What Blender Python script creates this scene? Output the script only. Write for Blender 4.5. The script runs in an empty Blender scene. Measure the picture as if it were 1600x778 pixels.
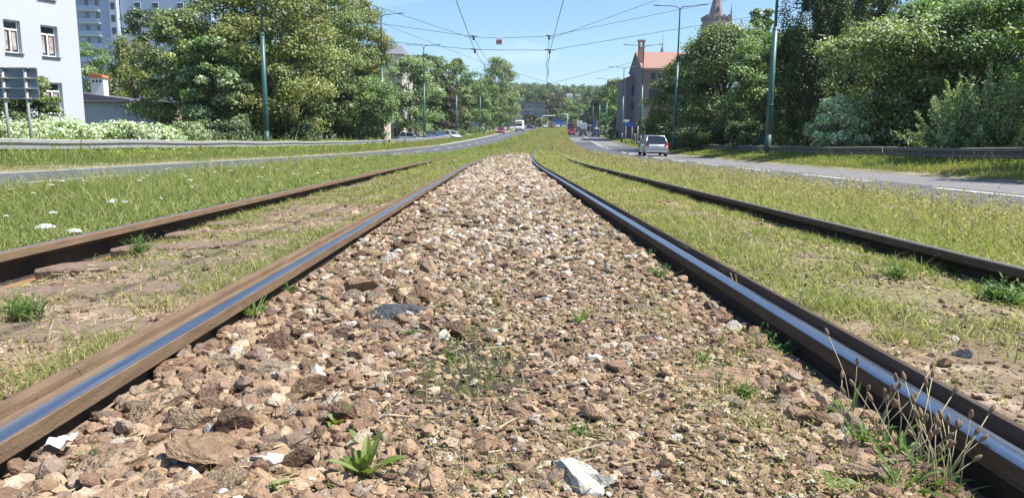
import bpy, math, random
import numpy as np
from math import sin, cos, pi, radians as R
from mathutils import Vector, Matrix
sc = bpy.context.scene
col = sc.collection

# ------------------------------------------------------------------ camera
F_PX = 1150.0; PITCH = math.atan(189/F_PX); YAW = .01365; ROLL = .0113
CAM = np.array([0., 0., .551])
fwd = np.array([sin(YAW)*cos(PITCH), cos(YAW)*cos(PITCH), -sin(PITCH)])
rt0 = np.array([cos(YAW), -sin(YAW), 0.])
up0 = np.cross(rt0, fwd)
rt = cos(ROLL)*rt0+sin(ROLL)*up0
up = -sin(ROLL)*rt0+cos(ROLL)*up0
cam = bpy.data.cameras.new('camera'); camo = bpy.data.objects.new('camera', cam); col.objects.link(camo)
cam.sensor_width = 36; cam.lens = F_PX/1600*36; cam.clip_start = .05; cam.clip_end = 6000
camo.matrix_world = Matrix(((rt[0], up[0], -fwd[0], CAM[0]), (rt[1], up[1], -fwd[1], CAM[1]), (rt[2], up[2], -fwd[2], CAM[2]), (0, 0, 0, 1)))
sc.camera = camo
def P(u, v, Y):
    """world point at distance Y along the track seen at photo pixel (u, v)"""
    d = fwd+rt*(u-800)/F_PX+up*(389-v)/F_PX
    return CAM+d*(Y/d[1])
def PX(u, Y): return float(P(u, 200, Y)[0])
def PZ(v, u, Y): return float(P(u, v, Y)[2])

# ------------------------------------------------------------------ light
SUN_AZ, SUN_EL = R(97), R(58)          # azimuth from +Y towards +X
w = bpy.data.worlds.new('World'); sc.world = w; w.use_nodes = True
nt = w.node_tree; nt.nodes.clear()
sky = nt.nodes.new('ShaderNodeTexSky'); sky.sky_type = 'NISHITA'; sky.sun_disc = False
sky.sun_elevation = SUN_EL; sky.sun_rotation = SUN_AZ; sky.air_density = 1.0; sky.dust_density = .35; sky.ozone_density = 2.2
bg = nt.nodes.new('ShaderNodeBackground'); bg.inputs[1].default_value = .09
wo = nt.nodes.new('ShaderNodeOutputWorld')
tc = nt.nodes.new('ShaderNodeTexCoord'); mp = nt.nodes.new('ShaderNodeMapping'); mp.inputs['Scale'].default_value = (2.2, 2.2, 9)
cn = nt.nodes.new('ShaderNodeTexNoise'); cn.inputs['Scale'].default_value = 1.6; cn.inputs['Detail'].default_value = 7; cn.inputs['Roughness'].default_value = .55
cr = nt.nodes.new('ShaderNodeMapRange'); cr.inputs[1].default_value = .58; cr.inputs[2].default_value = .85; cr.inputs[4].default_value = .5
mx = nt.nodes.new('ShaderNodeMixRGB'); mx.inputs[2].default_value = (9, 9.4, 9.8, 1)
nt.links.new(tc.outputs['Generated'], mp.inputs[0]); nt.links.new(mp.outputs[0], cn.inputs['Vector']); nt.links.new(cn.outputs[0], cr.inputs[0])
tn = nt.nodes.new('ShaderNodeMixRGB'); tn.blend_type = 'MULTIPLY'; tn.inputs[0].default_value = 1; tn.inputs[2].default_value = (.80, .98, 1.14, 1); nt.links.new(sky.outputs[0], tn.inputs[1])
nt.links.new(cr.outputs[0], mx.inputs[0]); nt.links.new(tn.outputs[0], mx.inputs[1]); nt.links.new(mx.outputs[0], bg.inputs[0]); nt.links.new(bg.outputs[0], wo.inputs[0])
sl = bpy.data.lights.new('sun', 'SUN'); sl.energy = 5.0; sl.angle = R(.53); sl.color = (1, .955, .88)
so = bpy.data.objects.new('sun', sl); col.objects.link(so)
sv = Vector((sin(SUN_AZ)*cos(SUN_EL), cos(SUN_AZ)*cos(SUN_EL), sin(SUN_EL)))
so.rotation_euler = sv.to_track_quat('Z', 'Y').to_euler(); so.location = (30, 10, 60)
sc.view_settings.view_transform = 'Standard'; sc.view_settings.look = 'None'
sc.view_settings.exposure = .84; sc.view_settings.gamma = 1; sc.view_settings.use_curve_mapping = False
sc.render.engine = 'CYCLES'; sc.cycles.max_bounces = 5; sc.cycles.transparent_max_bounces = 6
sc.cycles.diffuse_bounces = 3; sc.cycles.use_denoising = True

rng = np.random.default_rng(7); random.seed(7)

# ------------------------------------------------------------------ long profile and bend of the line
_Y = np.arange(-30, 1700, 1.0)
def _smooth(a, k):
    ker = np.hanning(k); ker /= ker.sum(); return np.convolve(np.pad(a, k//2, mode='edge'), ker, mode='valid')[:len(a)]
_z = np.interp(_Y, [-30, 0, 30, 43, 60, 92, 133, 190, 260, 300, 400, 600, 1000, 1700], [.669, 0, -.668, -.94, -1.22, -1.46, -1.22, -.5, .35, .9, 2.3, 7, 20, 30])
_zs = _smooth(_z, 21); _z = np.where(_Y < 22, -.02225*_Y, _zs)
_x = _smooth(np.interp(_Y, [-30, 22, 32, 43, 60, 92, 133, 190, 260, 400, 1700], [0, 0, .3, .8, 1.65, 3.75, 6.9, 11.3, 17., 28, 120]), 17)
_x = np.where(_Y < 12, 0, _x)
def ZR(y): return np.interp(y, _Y, _z)
def DX(y): return np.interp(y, _Y, _x)
C0 = -.005; SI = .95; SO = .95+1.505       # rail offsets from the centre line
def vnoise(x, y, s, seed=0):
    x = np.asarray(x, float)/s+seed*17.3; y = np.asarray(y, float)/s+seed*9.1
    xi = np.floor(x).astype(np.int64); yi = np.floor(y).astype(np.int64); fx = x-xi; fy = y-yi
    fx = fx*fx*(3-2*fx); fy = fy*fy*(3-2*fy)
    def h(a, b):
        n = (a*374761393+b*668265263+seed*1442695) & 0xffffffff
        n = ((n ^ (n >> 13))*1274126177) & 0xffffffff
        return ((n ^ (n >> 16)) & 0xffff)/65535.
    return (h(xi, yi)*(1-fx)+h(xi+1, yi)*fx)*(1-fy)+(h(xi, yi+1)*(1-fx)+h(xi+1, yi+1)*fx)*fy
def fbm(x, y, s, seed=0, o=4):
    t = 0; a = .5
    for k in range(o): t = t+a*vnoise(x, y, s, seed+k); s /= 2; a /= 2
    return t/(1-.5**o)
def cross(s, y):
    """height of the ground relative to the rail head at offset s from the line"""
    s = np.asarray(s, float); y = np.asarray(y, float)
    near = np.interp(s, [-300, -60, -18, -15.5, -14, -12.0, -11.5, -11.3, -5.6, -5.2, -4.2, -3, -2.6, -2.49, -2.30, -1.9, -1.3, -1.08, -1.0, -.88, -.55, 0, .5, .78, .88, 1.0, 1.035, 1.3, 1.9, 2.2, 2.42, 2.5, 2.65, 3.2, 4.4, 5.0, 5.3, 12, 12.2, 12.6, 14, 15.5, 18, 60, 300],
                     [-.3, -.3, -.3, -.2, -.12, -.10, -.15, -.22, -.22, -.16, -.14, -.07, -.05, -.12, -.125, -.085, -.06, -.04, -.085, -.095, -.065, -.055, -.065, -.092, -.105, -.12, -.035, -.04, -.06, -.10, -.12, -.06, -.05, -.07, -.16, -.17, -.23, -.22, -.15, -.10, -.12, -.2, -.3, -.3, -.3])
    near = np.where((s > -2.52) & (s < -2.08), near*(1-np.clip((6.2-y)/1.0, 0, 1))+np.interp(s, [-2.52, -2.48, -2.28, -2.08], [-.14, -.18, -.172, -.088])*np.clip((6.2-y)/1.0, 0, 1), near)
    k = np.clip((y-16)/22, 0, 1)
    far = np.where(np.abs(s) < 4.4, np.where(np.abs(s) < 3.2, -.045, near), near)
    return near*(1-k)+far*k
def hill(x, y):
    a = np.clip((y-420)/600, 0, 1); a = a*a*(3-2*a)
    return a*(18+14*vnoise(x, y, 240, 3)+10*np.clip(-(x-120)/500, 0, 1))
def GZ(x, y):
    s = np.asarray(x)-DX(y)
    return ZR(y)+cross(s, y)+np.where(np.asarray(y) > 420, hill(x, y), 0)
def gz(x, y): return float(GZ(np.array([float(x)]), np.array([float(y)]))[0])

# ------------------------------------------------------------------ materials
MATS = {}
def mat(name, rgb, rough=.8, metal=0, var=.0, vscale=8, bump=0, bscale=60, attr=False, trans=0, spec=.3, emit=None, rgb2=None, coat=0, vmap=None):
    if name in MATS: return MATS[name]
    m = bpy.data.materials.new(name); m.use_nodes = True; n = m.node_tree; b = n.nodes['Principled BSDF']
    b.inputs['Roughness'].default_value = rough; b.inputs['Metallic'].default_value = metal
    b.inputs['Specular IOR Level'].default_value = spec
    if coat: b.inputs['Coat Weight'].default_value = coat; b.inputs['Coat Roughness'].default_value = .08
    b.inputs['Base Color'].default_value = (*rgb, 1)
    src = None
    if attr:
        a = n.nodes.new('ShaderNodeAttribute'); a.attribute_name = 'Col'; src = a.outputs['Color']
    if var or rgb2:
        t = n.nodes.new('ShaderNodeTexCoord'); nz = n.nodes.new('ShaderNodeTexNoise'); nz.inputs['Scale'].default_value = vscale; nz.inputs['Detail'].default_value = 6
        nz.inputs['Roughness'].default_value = .65
        if vmap:
            mm = n.nodes.new('ShaderNodeMapping'); mm.inputs['Scale'].default_value = vmap; n.links.new(t.outputs['Object'], mm.inputs[0]); n.links.new(mm.outputs[0], nz.inputs['Vector'])
            if metal > .9: rr_ = n.nodes.new('ShaderNodeMapRange'); rr_.inputs[1].default_value = .35; rr_.inputs[2].default_value = .7; rr_.inputs[3].default_value = .24; rr_.inputs[4].default_value = .42; n.links.new(nz.outputs[0], rr_.inputs[0]); n.links.new(rr_.outputs[0], b.inputs['Roughness'])
        else: n.links.new(t.outputs['Object'], nz.inputs['Vector'])
        if rgb2:
            ra = n.nodes.new('ShaderNodeMapRange'); ra.inputs[1].default_value = .38; ra.inputs[2].default_value = .62
            n.links.new(nz.outputs[0], ra.inputs[0])
            mi = n.nodes.new('ShaderNodeMixRGB'); n.links.new(ra.outputs[0], mi.inputs[0]); mi.inputs[1].default_value = (*rgb, 1); mi.inputs[2].default_value = (*rgb2, 1)
            src = mi.outputs[0]
        if var:
            ra = n.nodes.new('ShaderNodeMapRange'); ra.inputs[1].default_value = .25; ra.inputs[2].default_value = .75; ra.inputs[3].default_value = 1-var; ra.inputs[4].default_value = 1+var
            n.links.new(nz.outputs[0], ra.inputs[0])
            mi = n.nodes.new('ShaderNodeMixRGB'); mi.blend_type = 'MULTIPLY'; mi.inputs[0].default_value = 1
            if src: n.links.new(src, mi.inputs[1])
            else: mi.inputs[1].default_value = (*rgb, 1)
            n.links.new(ra.outputs[0], mi.inputs[2]); src = mi.outputs[0]
    if src: n.links.new(src, b.inputs['Base Color'])
    if bump:
        t = n.nodes.new('ShaderNodeTexCoord'); nz = n.nodes.new('ShaderNodeTexNoise'); nz.inputs['Scale'].default_value = bscale; nz.inputs['Detail'].default_value = 5
        n.links.new(t.outputs['Object'], nz.inputs['Vector'])
        bu = n.nodes.new('ShaderNodeBump'); bu.inputs['Strength'].default_value = bump; bu.inputs['Distance'].default_value = .01
        n.links.new(nz.outputs[0], bu.inputs['Height']); n.links.new(bu.outputs[0], b.inputs['Normal'])
    if trans:
        tr = n.nodes.new('ShaderNodeBsdfTranslucent'); ms = n.nodes.new('ShaderNodeMixShader'); ms.inputs[0].default_value = trans
        br = n.nodes.new('ShaderNodeMixRGB'); br.blend_type = 'MULTIPLY'; br.inputs[0].default_value = 1; br.inputs[2].default_value = (1.5, 1.7, .8, 1)
        if src: n.links.new(src, br.inputs[1])
        else: br.inputs[1].default_value = (*rgb, 1)
        n.links.new(br.outputs[0], tr.inputs[0]); n.links.new(b.outputs[0], ms.inputs[1]); n.links.new(tr.outputs[0], ms.inputs[2])
        n.links.new(ms.outputs[0], n.nodes['Material Output'].inputs[0])
    if emit: b.inputs['Emission Color'].default_value = (*rgb, 1); b.inputs['Emission Strength'].default_value = emit
    MATS[name] = m; return m
M_STONE = mat('stone', (.3, .2, .15), .95, attr=True, var=.35, vscale=55, bump=.7, bscale=160)
M_STONEB = mat('boulder', (.3, .2, .15), .95, attr=True, var=.45, vscale=2.2, bump=1.0, bscale=5)
M_STONEB.node_tree.nodes['Principled BSDF'].inputs['Specular IOR Level'].default_value = .15
for n_ in M_STONEB.node_tree.nodes:
    if n_.type == 'BUMP': n_.inputs['Distance'].default_value = .04
M_GROUND = mat('soil', (.2, .15, .1), 1, attr=True, var=.35, vscale=14, bump=.8, bscale=120)
M_GRASS = mat('grass', (.1, .15, .04), .6, attr=True, trans=.35, spec=.25)
M_LEAF = mat('leaf', (.06, .1, .03), .5, attr=True, trans=.3, spec=.35)
M_FARLEAF = mat('far_leaf', (.06, .1, .03), .8, attr=True, trans=.15, spec=.1)
M_BARK = mat('bark', (.07, .05, .035), .95, var=.4, vscale=14, bump=.8, bscale=30)
M_WEB = mat('rail_web_shade', (.045, .034, .027), .9, var=.3, vscale=20)  # near-black web and lip underside: overhang shade put into the colour
M_FOOT = mat('rail_foot_rust', (.27, .145, .09), .9, var=.35, vscale=16, bump=.4, bscale=90)
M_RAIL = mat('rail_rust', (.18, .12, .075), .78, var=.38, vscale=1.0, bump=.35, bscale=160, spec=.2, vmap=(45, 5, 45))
M_RAILD = mat('rail_rust_shaded', (.085, .062, .048), .82, var=.4, vscale=1.0, bump=.35, bscale=160, spec=.2, vmap=(45, 5, 45))  # same rust, darkened for the right rails' sides turned from the sun
M_POL = mat('polished_steel', (.40, .415, .45), .24, 1, var=.16, vscale=1.0, bump=.10, bscale=300, vmap=(150, 1.4, 60))
M_DULL = mat('dull_steel', (.20, .19, .19), .5, .5, var=.2, vscale=40, bump=.3, bscale=200)
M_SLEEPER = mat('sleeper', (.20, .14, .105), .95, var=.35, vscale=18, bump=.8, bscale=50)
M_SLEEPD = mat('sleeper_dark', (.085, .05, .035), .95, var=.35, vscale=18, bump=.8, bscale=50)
M_ASPH = mat('asphalt', (.098, .102, .112), .9, var=.14, vscale=.6, bump=.2, bscale=90)
M_ASPHL = mat('asphalt_worn', (.185, .178, .178), .9, var=.12, vscale=.6, bump=.2, bscale=90)
M_ASPHD = mat('asphalt_patch', (.068, .074, .085), .9, var=.12, vscale=.6, bump=.2, bscale=90)
M_PAVE = mat('paving', (.36, .34, .31), .9, var=.12, vscale=1.4)
M_MARK = mat('road_paint', (.72, .72, .70), .8, var=.25, vscale=5)
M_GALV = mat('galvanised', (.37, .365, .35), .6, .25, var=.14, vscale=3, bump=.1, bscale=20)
M_POLE = mat('pole_green', (.045, .125, .11), .42, var=.10, vscale=3, spec=.5)
M_POLED = mat('pole_dark', (.03, .075, .07), .5, spec=.4)
M_WIRE = mat('wire', (.03, .035, .04), .6)
M_CONC = mat('concrete', (.40, .39, .37), .9, var=.15, vscale=3)

# ------------------------------------------------------------------ mesh helpers
def npmesh(name, V, F, colr=None, m=None, smooth=False):
    me = bpy.data.meshes.new(name); V = np.ascontiguousarray(V, np.float32)
    Fs = F if isinstance(F, list) else [F]
    me.vertices.add(len(V)); me.vertices.foreach_set('co', V.ravel())
    nl = sum(f.size for f in Fs); nf = sum(len(f) for f in Fs)
    me.loops.add(nl); me.loops.foreach_set('vertex_index', np.concatenate([f.ravel() for f in Fs]).astype(np.int32))
    st = []; o = 0
    for f in Fs: st.append(o+np.arange(len(f))*f.shape[1]); o += f.size
    me.polygons.add(nf); me.polygons.foreach_set('loop_start', np.concatenate(st).astype(np.int32))
    me.polygons.foreach_set('use_smooth', np.full(nf, smooth))
    me.update(calc_edges=True)
    if colr is not None:
        a = me.color_attributes.new('Col', 'FLOAT_COLOR', 'POINT')
        c = np.ones((len(V), 4), np.float32); c[:, :3] = colr; a.data.foreach_set('color', c.ravel())
    if m: me.materials.append(m)
    return me
def link(name, me, parent=None, loc=None):
    o = bpy.data.objects.new(name, me); col.objects.link(o)
    if parent: o.parent = parent
    if loc is not None: o.location = loc
    return o
def tag(o, label=None, cat=None, group=None, kind=None):
    if label: o['label'] = label
    if cat: o['category'] = cat
    if group: o['group'] = group
    if kind: o['kind'] = kind
    return o
def thing(name, label, cat, loc=(0, 0, 0), rz=0, group=None):
    o = bpy.data.objects.new(name, None); col.objects.link(o); o.empty_display_size = .2
    o.location = loc; o.rotation_euler = (0, 0, rz); return tag(o, label, cat, group)
def struct(name, me): return tag(link(name, me), kind='structure')
def stuff(name, me, label, cat, parent=None):
    o = link(name, me, parent)
    o['kind'] = 'stuff'; o['label'] = label; o['category'] = cat
    return o
def copy_tree(o, parent=None):
    c = o.copy(); col.objects.link(c); c.parent = parent
    for ch in list(o.children): copy_tree(ch, c)
    return c
class MB:
    def __init__(s): s.v = []; s.f = []; s.n = 0
    def add(s, V, F):
        s.v += [tuple(map(float, p)) for p in V]; s.f += [tuple(i+s.n for i in f) for f in F]; s.n += len(V); return s
    def box(s, c, d, rz=0, bev=0, rx=0, ry=0):
        x, y, z = d[0]/2, d[1]/2, d[2]/2
        if bev:
            b = min(bev, x*.9, y*.9, z*.9); V = []; 
            for zz, ins in ((-z, b), (-z+b, 0), (z-b, 0), (z, b)):
                X, Yy = x-ins, y-ins; k = b
                V += [(X-k, -Yy, zz), (X, -Yy+k, zz), (X, Yy-k, zz), (X-k, Yy, zz), (-X+k, Yy, zz), (-X, Yy-k, zz), (-X, -Yy+k, zz), (-X+k, -Yy, zz)]
            F = [tuple(range(7, -1, -1)), tuple(range(24, 32))]
            for l in range(3):
                for i in range(8): F.append((l*8+i, l*8+(i+1) % 8, (l+1)*8+(i+1) % 8, (l+1)*8+i))
        else:
            V = [(a, b_, c_) for c_ in (-z, z) for b_ in (-y, y) for a in (-x, x)]
            F = [(0, 2, 3, 1), (4, 5, 7, 6), (0, 1, 5, 4), (2, 6, 7, 3), (0, 4, 6, 2), (1, 3, 7, 5)]
        Mx = Matrix.Translation(c) @ Matrix.Rotation(rz, 4, 'Z') @ Matrix.Rotation(rx, 4, 'X') @ Matrix.Rotation(ry, 4, 'Y')
        return s.add([Mx @ Vector(p) for p in V], F)
    def tube(s, pts, rad, n=8, cap=True):
        pts = [Vector(p) for p in pts]; k = len(pts)
        if not hasattr(rad, '__len__'): rad = [rad]*k
        V = []; F = []; a = None
        for i, p in enumerate(pts):
            t = (pts[min(i+1, k-1)]-pts[max(i-1, 0)]).normalized()
            if a is None: a = t.orthogonal().normalized()
            else: a = (a-t*a.dot(t)).normalized()
            b = t.cross(a)
            V += [p+(a*cos(2*pi*j/n)+b*sin(2*pi*j/n))*rad[i] for j in range(n)]
        for i in range(k-1):
            for j in range(n): F.append((i*n+j, i*n+(j+1) % n, (i+1)*n+(j+1) % n, (i+1)*n+j))
        if cap: F += [tuple(range(n-1, -1, -1)), tuple(range((k-1)*n, k*n))]
        return s.add(V, F)
    def prism(s, prof, a, b, axis='x'):
        """profile (p,q) extruded along an axis from a to b"""
        f = {'x': lambda t, p: (t, p[0], p[1]), 'y': lambda t, p: (p[0], t, p[1]), 'z': lambda t, p: (p[0], p[1], t)}[axis]
        n = len(prof); V = [f(a, p) for p in prof]+[f(b, p) for p in prof]
        F = [tuple(range(n-1, -1, -1)), tuple(range(n, 2*n))]+[(i, (i+1) % n, n+(i+1) % n, n+i) for i in range(n)]
        return s.add(V, F)
    def mesh(s, name, m, smooth=False):
        me = bpy.data.meshes.new(name); me.from_pydata(s.v, [], s.f); me.update()
        if m: me.materials.append(m)
        if smooth: me.polygons.foreach_set('use_smooth', [True]*len(me.polygons))
        import bmesh
        bm = bmesh.new(); bm.from_mesh(me); bmesh.ops.recalc_face_normals(bm, faces=bm.faces); bm.to_mesh(me); bm.free()
        return me
    def build(s, name, m, parent=None, smooth=False, loc=None): return link(name, s.mesh(name, m, smooth), parent, loc)

# ------------------------------------------------------------------ ground
sg = np.unique(np.round(np.concatenate([np.arange(-2.7, 2.71, .0225), np.linspace(2.7, 6, 30), -np.linspace(2.7, 6, 30), np.linspace(6, 20, 40), -np.linspace(6, 20, 40),
      20*1.16**np.arange(0, 26), -20*1.16**np.arange(0, 26), [-.9-.06, .9+.1, -1.05, 1.05]]), 4))
yg = np.concatenate([np.arange(-14, 1, 1.), [1.0], 1.0*1.0145**np.arange(1, 512)])
SS, YY = np.meshgrid(sg, yg)
XX = SS+DX(YY)
ZZ = GZ(XX, YY)
inner = (np.abs(SS) < 2.6) & (YY < 40)
bump = (fbm(XX, YY, .25, 5)-.5)*.03+(fbm(XX, YY, 1.2, 9)-.5)*.03
ZZ = ZZ+np.where(inner, bump, 0)+np.where(np.abs(SS) > 22, (fbm(XX, YY, 14, 4)-.5)*.5, 0)
V = np.stack([XX, YY, ZZ], -1).reshape(-1, 3)
ny, ns = XX.shape
ii = (np.arange(ny-1)[:, None]*ns+np.arange(ns-1)[None]).ravel()
F = np.stack([ii, ii+1, ii+ns+1, ii+ns], 1)
n1 = fbm(XX, YY, .5, 21); n2 = fbm(XX, YY, 2.2, 31); n3 = fbm(XX, YY, .12, 41, 2)
def lerp(a, b, t): t = t[..., None]; return np.array(a)*(1-t)+b*t
cc = np.zeros(XX.shape+(3,)); cc[:] = (.135, .145, .06)
tr = (np.abs(SS) < 2.62) & (np.abs(SS) > .9)
tan = lerp((.30, .215, .15), np.array((.19, .14, .095)), np.clip((n1-.35)*3, 0, 1))
tan = lerp(tan, np.array((.42, .33, .25)), np.clip((n3-.6)*2.5, 0, 1))
gf = np.clip((n2-.45)*4+(YY-9)/14, 0, .85)
tan = lerp(tan, np.array((.15, .155, .06)), gf)
cc = np.where(tr[..., None], tan, cc)
ce = np.abs(SS) <= .9
cb = lerp((.15, .105, .075), np.array((.085, .062, .045)), np.clip((n1-.4)*3, 0, 1))
cb = lerp(cb, np.array((.30, .23, .17)), np.clip((YY-7)/10, 0, 1)*.7)
cb = lerp(cb, np.array((.17, .165, .07)), np.clip((YY-30)/18+np.abs(SS)*(YY-16)/30, 0, 1))
dk = np.clip(1.4-np.abs(YY-2.15)/.75, 0, 1)*np.clip(1.5-np.abs(SS+.02)/.24, 0, 1)
cb = lerp(cb, np.array((.05, .04, .035)), dk*np.clip((fbm(XX, YY, .3, 55)-.40)*6, 0, 1))
cc = np.where(ce[..., None], cb, cc)
edge = ((np.abs(np.abs(SS+np.where(SS < 0, -.7, 0))-12.3) < .35))
cc = np.where(edge[..., None], lerp(cc, np.array((.34, .27, .20)), np.clip((n1-.3)*2, 0, 1)), cc)
struct('ground', npmesh('ground', V, F, cc.reshape(-1, 3), M_GROUND, True))

def strip(name, s0, s1, y0, y1, dz, m, step=1.0, base=-.22, ns=2, under=0):
    ys = np.arange(y0, y1+.01, step) if y1-y0 > step else np.array([y0, y1])
    S = np.linspace(s0, s1, ns)
    X = DX(ys)[:, None]+S[None]; Z = (ZR(ys)+base+dz)[:, None]+0*X; Yv = ys[:, None]+0*X
    V = np.stack([X, Yv, Z], -1).reshape(-1, 3); n = len(ys)
    i = (np.arange(n-1)[:, None]*ns+np.arange(ns-1)[None]).ravel()
    return npmesh(name, V, np.stack([i, i+1, i+ns+1, i+ns], 1), None, m)
struct('road', strip('road', -11.3, -5.4, -30, 420, .012, M_ASPH))
struct('road', strip('road', 5.1, 12, -30, 420, .012, M_ASPH))
struct('road_patch', strip('road_patch', 8.9, 11.9, -5, 78, .016, M_ASPHL))
struct('road_patch', strip('road_patch', 5.1, 8.2, 118, 148, .016, M_ASPHL))
struct('road_patch', strip('road_patch', 8.25, 11.7, 96, 148, .016, M_ASPHL))
struct('road_patch', strip('road_patch', 5.2, 8.2, 100, 112, .016, M_ASPHD))
struct('road_patch', strip('road_patch', 5.1, 11.8, 152, 186, .016, M_ASPHD))
# cross street at the junction and verges' footways
cy = np.linspace(345, 362, 4); cx = np.linspace(-70, 110, 60)
X, Yc = np.meshgrid(cx, cy); Zc = ZR(Yc)+.02
i = (np.arange(3)[:, None]*60+np.arange(59)[None]).ravel()
struct('cross_street', npmesh('cross_street', np.stack([X, Yc, Zc], -1).reshape(-1, 3), np.stack([i, i+1, i+61, i+60], 1), None, M_ASPHL))
struct('pavement', strip('pavement', 15.4, 18.0, 84, 330, .13, M_PAVE, base=-.25))
struct('pavement', strip('pavement', -18.2, -14.6, 78, 330, .18, M_PAVE, base=-.25))
mb = []
def dashes(s, y0, y1, L, gap, wdt, name='lane_marking', dz=.021):
    Vs = []; Fs = []; y = y0
    while y < y1:
        yy = np.linspace(y, y+L, 3)
        for a, b in zip(yy[:-1], yy[1:]):
            n = len(Vs)
            for q, t in ((s-wdt/2, a), (s+wdt/2, a), (s+wdt/2, b), (s-wdt/2, b)): Vs.append((q+float(DX(t)), t, float(ZR(t))-.22+dz))
            Fs.append((n, n+1, n+2, n+3))
        y += L+gap
    return npmesh(name, np.array(Vs), np.array(Fs), None, M_MARK)
struct('lane_marking', dashes(8.55, 4, 330, 4, 2.5, .16))
struct('lane_marking', dashes(-8.35, 4, 330, 3, 6, .13))
struct('edge_line', dashes(-11.08, 4, 330, 40, .0, .10))
def kerb(s, y0, y1, wd=.14, hh=.10):
    ys = np.arange(y0, y1, 2.); X = DX(ys); Z = ZR(ys)-.22
    V = np.concatenate([np.stack([X+s-wd/2, ys, Z-.1], 1), np.stack([X+s-wd/2, ys, Z+hh], 1), np.stack([X+s+wd/2, ys, Z+hh], 1), np.stack([X+s+wd/2, ys, Z-.1], 1)])
    n = len(ys); i = np.arange(n-1); F = np.concatenate([np.stack([i+k*n, i+1+k*n, i+1+(k+1)*n, i+(k+1)*n], 1) for k in range(3)])
    return npmesh('kerb', V, F, None, M_CONC)
struct('kerb', kerb(12.07, 60, 330)); struct('kerb', kerb(-11.37, 90, 330)); struct('kerb', kerb(5.0, 60, 330, hh=.08)); struct('kerb', kerb(-5.3, 60, 330, hh=.08))

# ------------------------------------------------------------------ tram rails
PROF = [(-.028, -.004), (-.024, 0), (.024, 0), (.030, -.006), (.033, -.034), (.056, -.037), (.064, .010), (.067, .015), (.084, .015), (.088, .010), (.090, -.024), (.056, -.046), (.016, -.062), (.012, -.14), (.030, -.158), (.09, -.170), (.09, -.182), (-.09, -.182), (-.09, -.170), (-.026, -.158), (-.008, -.14), (-.006, -.060), (-.026, -.044)]
rail_ys = np.unique(np.concatenate([np.arange(-8, 60, 1.), np.arange(60, 320, 3.)]))
PROF2 = [(-.034, -.006), (-.030, 0), (.036, 0), (.041, -.006), (.044, -.040), (.066, -.042), (.071, -.002), (.074, .004), (.098, .004), (.102, -.002), (.104, -.03), (.066, -.05), (.018, -.066), (.010, -.14), (.030, -.158), (.09, -.170), (.09, -.182), (-.09, -.182), (-.09, -.170), (-.026, -.158), (-.004, -.14), (-.002, -.060), (-.032, -.042)]
def rail(s, side, label, mbody, msurf, prof=None):
    t = thing('tram_rail', label, 'rail', (s, 0, 0), group=None)
    P_ = np.array(prof or PROF); P_ = P_*[side, 1]
    X = DX(rail_ys)[:, None]+P_[None, :, 0]; Z = ZR(rail_ys)[:, None]+P_[None, :, 1]; Yr = rail_ys[:, None]+0*X
    V = np.stack([X, Yr, Z], -1).reshape(-1, 3); n = len(rail_ys); k = len(PROF)
    a = (np.arange(n-1)[:, None]*k+np.arange(k)[None]).ravel(); b = (np.arange(n-1)[:, None]*k+((np.arange(k)+1) % k)[None]).ravel()
    F = np.stack([a, a+k, b+k, b], 1) if side > 0 else np.stack([a, b, b+k, a+k], 1)
    me = npmesh('rail_body', V, F, None, mbody); me.materials.append(M_WEB); me.materials.append(M_FOOT if mbody is M_RAIL else M_WEB)  # web, and the right rails' feet, take the painted shade colour
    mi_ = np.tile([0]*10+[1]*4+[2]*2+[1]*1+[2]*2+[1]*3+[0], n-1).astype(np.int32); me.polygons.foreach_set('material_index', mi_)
    link('rail_body', me, t)
    Sx = (np.array([-.0325, -.0285, .006, .010]) if prof else np.array([-.0275, -.023, .023, .029]))*side; Sz = np.array([-.0025, .0014, .0014, .0002 if prof else -.0042])
    X = DX(rail_ys)[:, None]+Sx[None]; Z = ZR(rail_ys)[:, None]+Sz[None]; Yr = rail_ys[:, None]+0*X
    V = np.stack([X, Yr, Z], -1).reshape(-1, 3); a = (np.arange(n-1)[:, None]*4+np.arange(3)[None]).ravel()
    F = np.stack([a, a+1, a+5, a+4], 1) if side > 0 else np.stack([a, a+4, a+5, a+1], 1)
    link('running_surface', npmesh('running_surface', V, F, None, msurf, True), t)
    return t
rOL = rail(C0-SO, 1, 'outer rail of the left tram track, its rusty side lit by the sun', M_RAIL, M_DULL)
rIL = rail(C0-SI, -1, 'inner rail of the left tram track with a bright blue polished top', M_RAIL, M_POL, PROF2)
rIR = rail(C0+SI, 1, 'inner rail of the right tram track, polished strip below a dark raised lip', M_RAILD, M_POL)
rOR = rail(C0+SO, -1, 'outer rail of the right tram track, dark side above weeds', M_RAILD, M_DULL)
# bolts and clips holding the outer left rail
M_BOLT = mat('bolt_rust', (.27, .14, .085), .9, var=.3, vscale=40, bump=.5, bscale=120)
for yb in (3.15, 3.92, 4.7, 5.5, 6.3):
    z = -.02225*yb-.172
    m = MB(); m.box((.115, yb, z), (.11, .10, .018), bev=.004); m.prism([(.10+.02*cos(a), yb+.02*sin(a)) for a in np.arange(0, 2*pi, pi/3)], z+.009, z+.042, 'z')
    m.box((.075, yb, z+.012), (.05, .07, .016), bev=.004, ry=.2)
    cl = m.build('rail_clip', M_BOLT, rOL)
    m = MB(); m.prism([(.10+.017*cos(a), yb+.017*sin(a)) for a in np.arange(0, 2*pi, pi/3)], z+.043, z+.062, 'z'); m.prism([(.10+.027*cos(a), yb+.027*sin(a)) for a in np.arange(0, 2*pi, pi/8)], z+.039, z+.0435, 'z')
    m.build('bolt', M_BOLT, cl)

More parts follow.
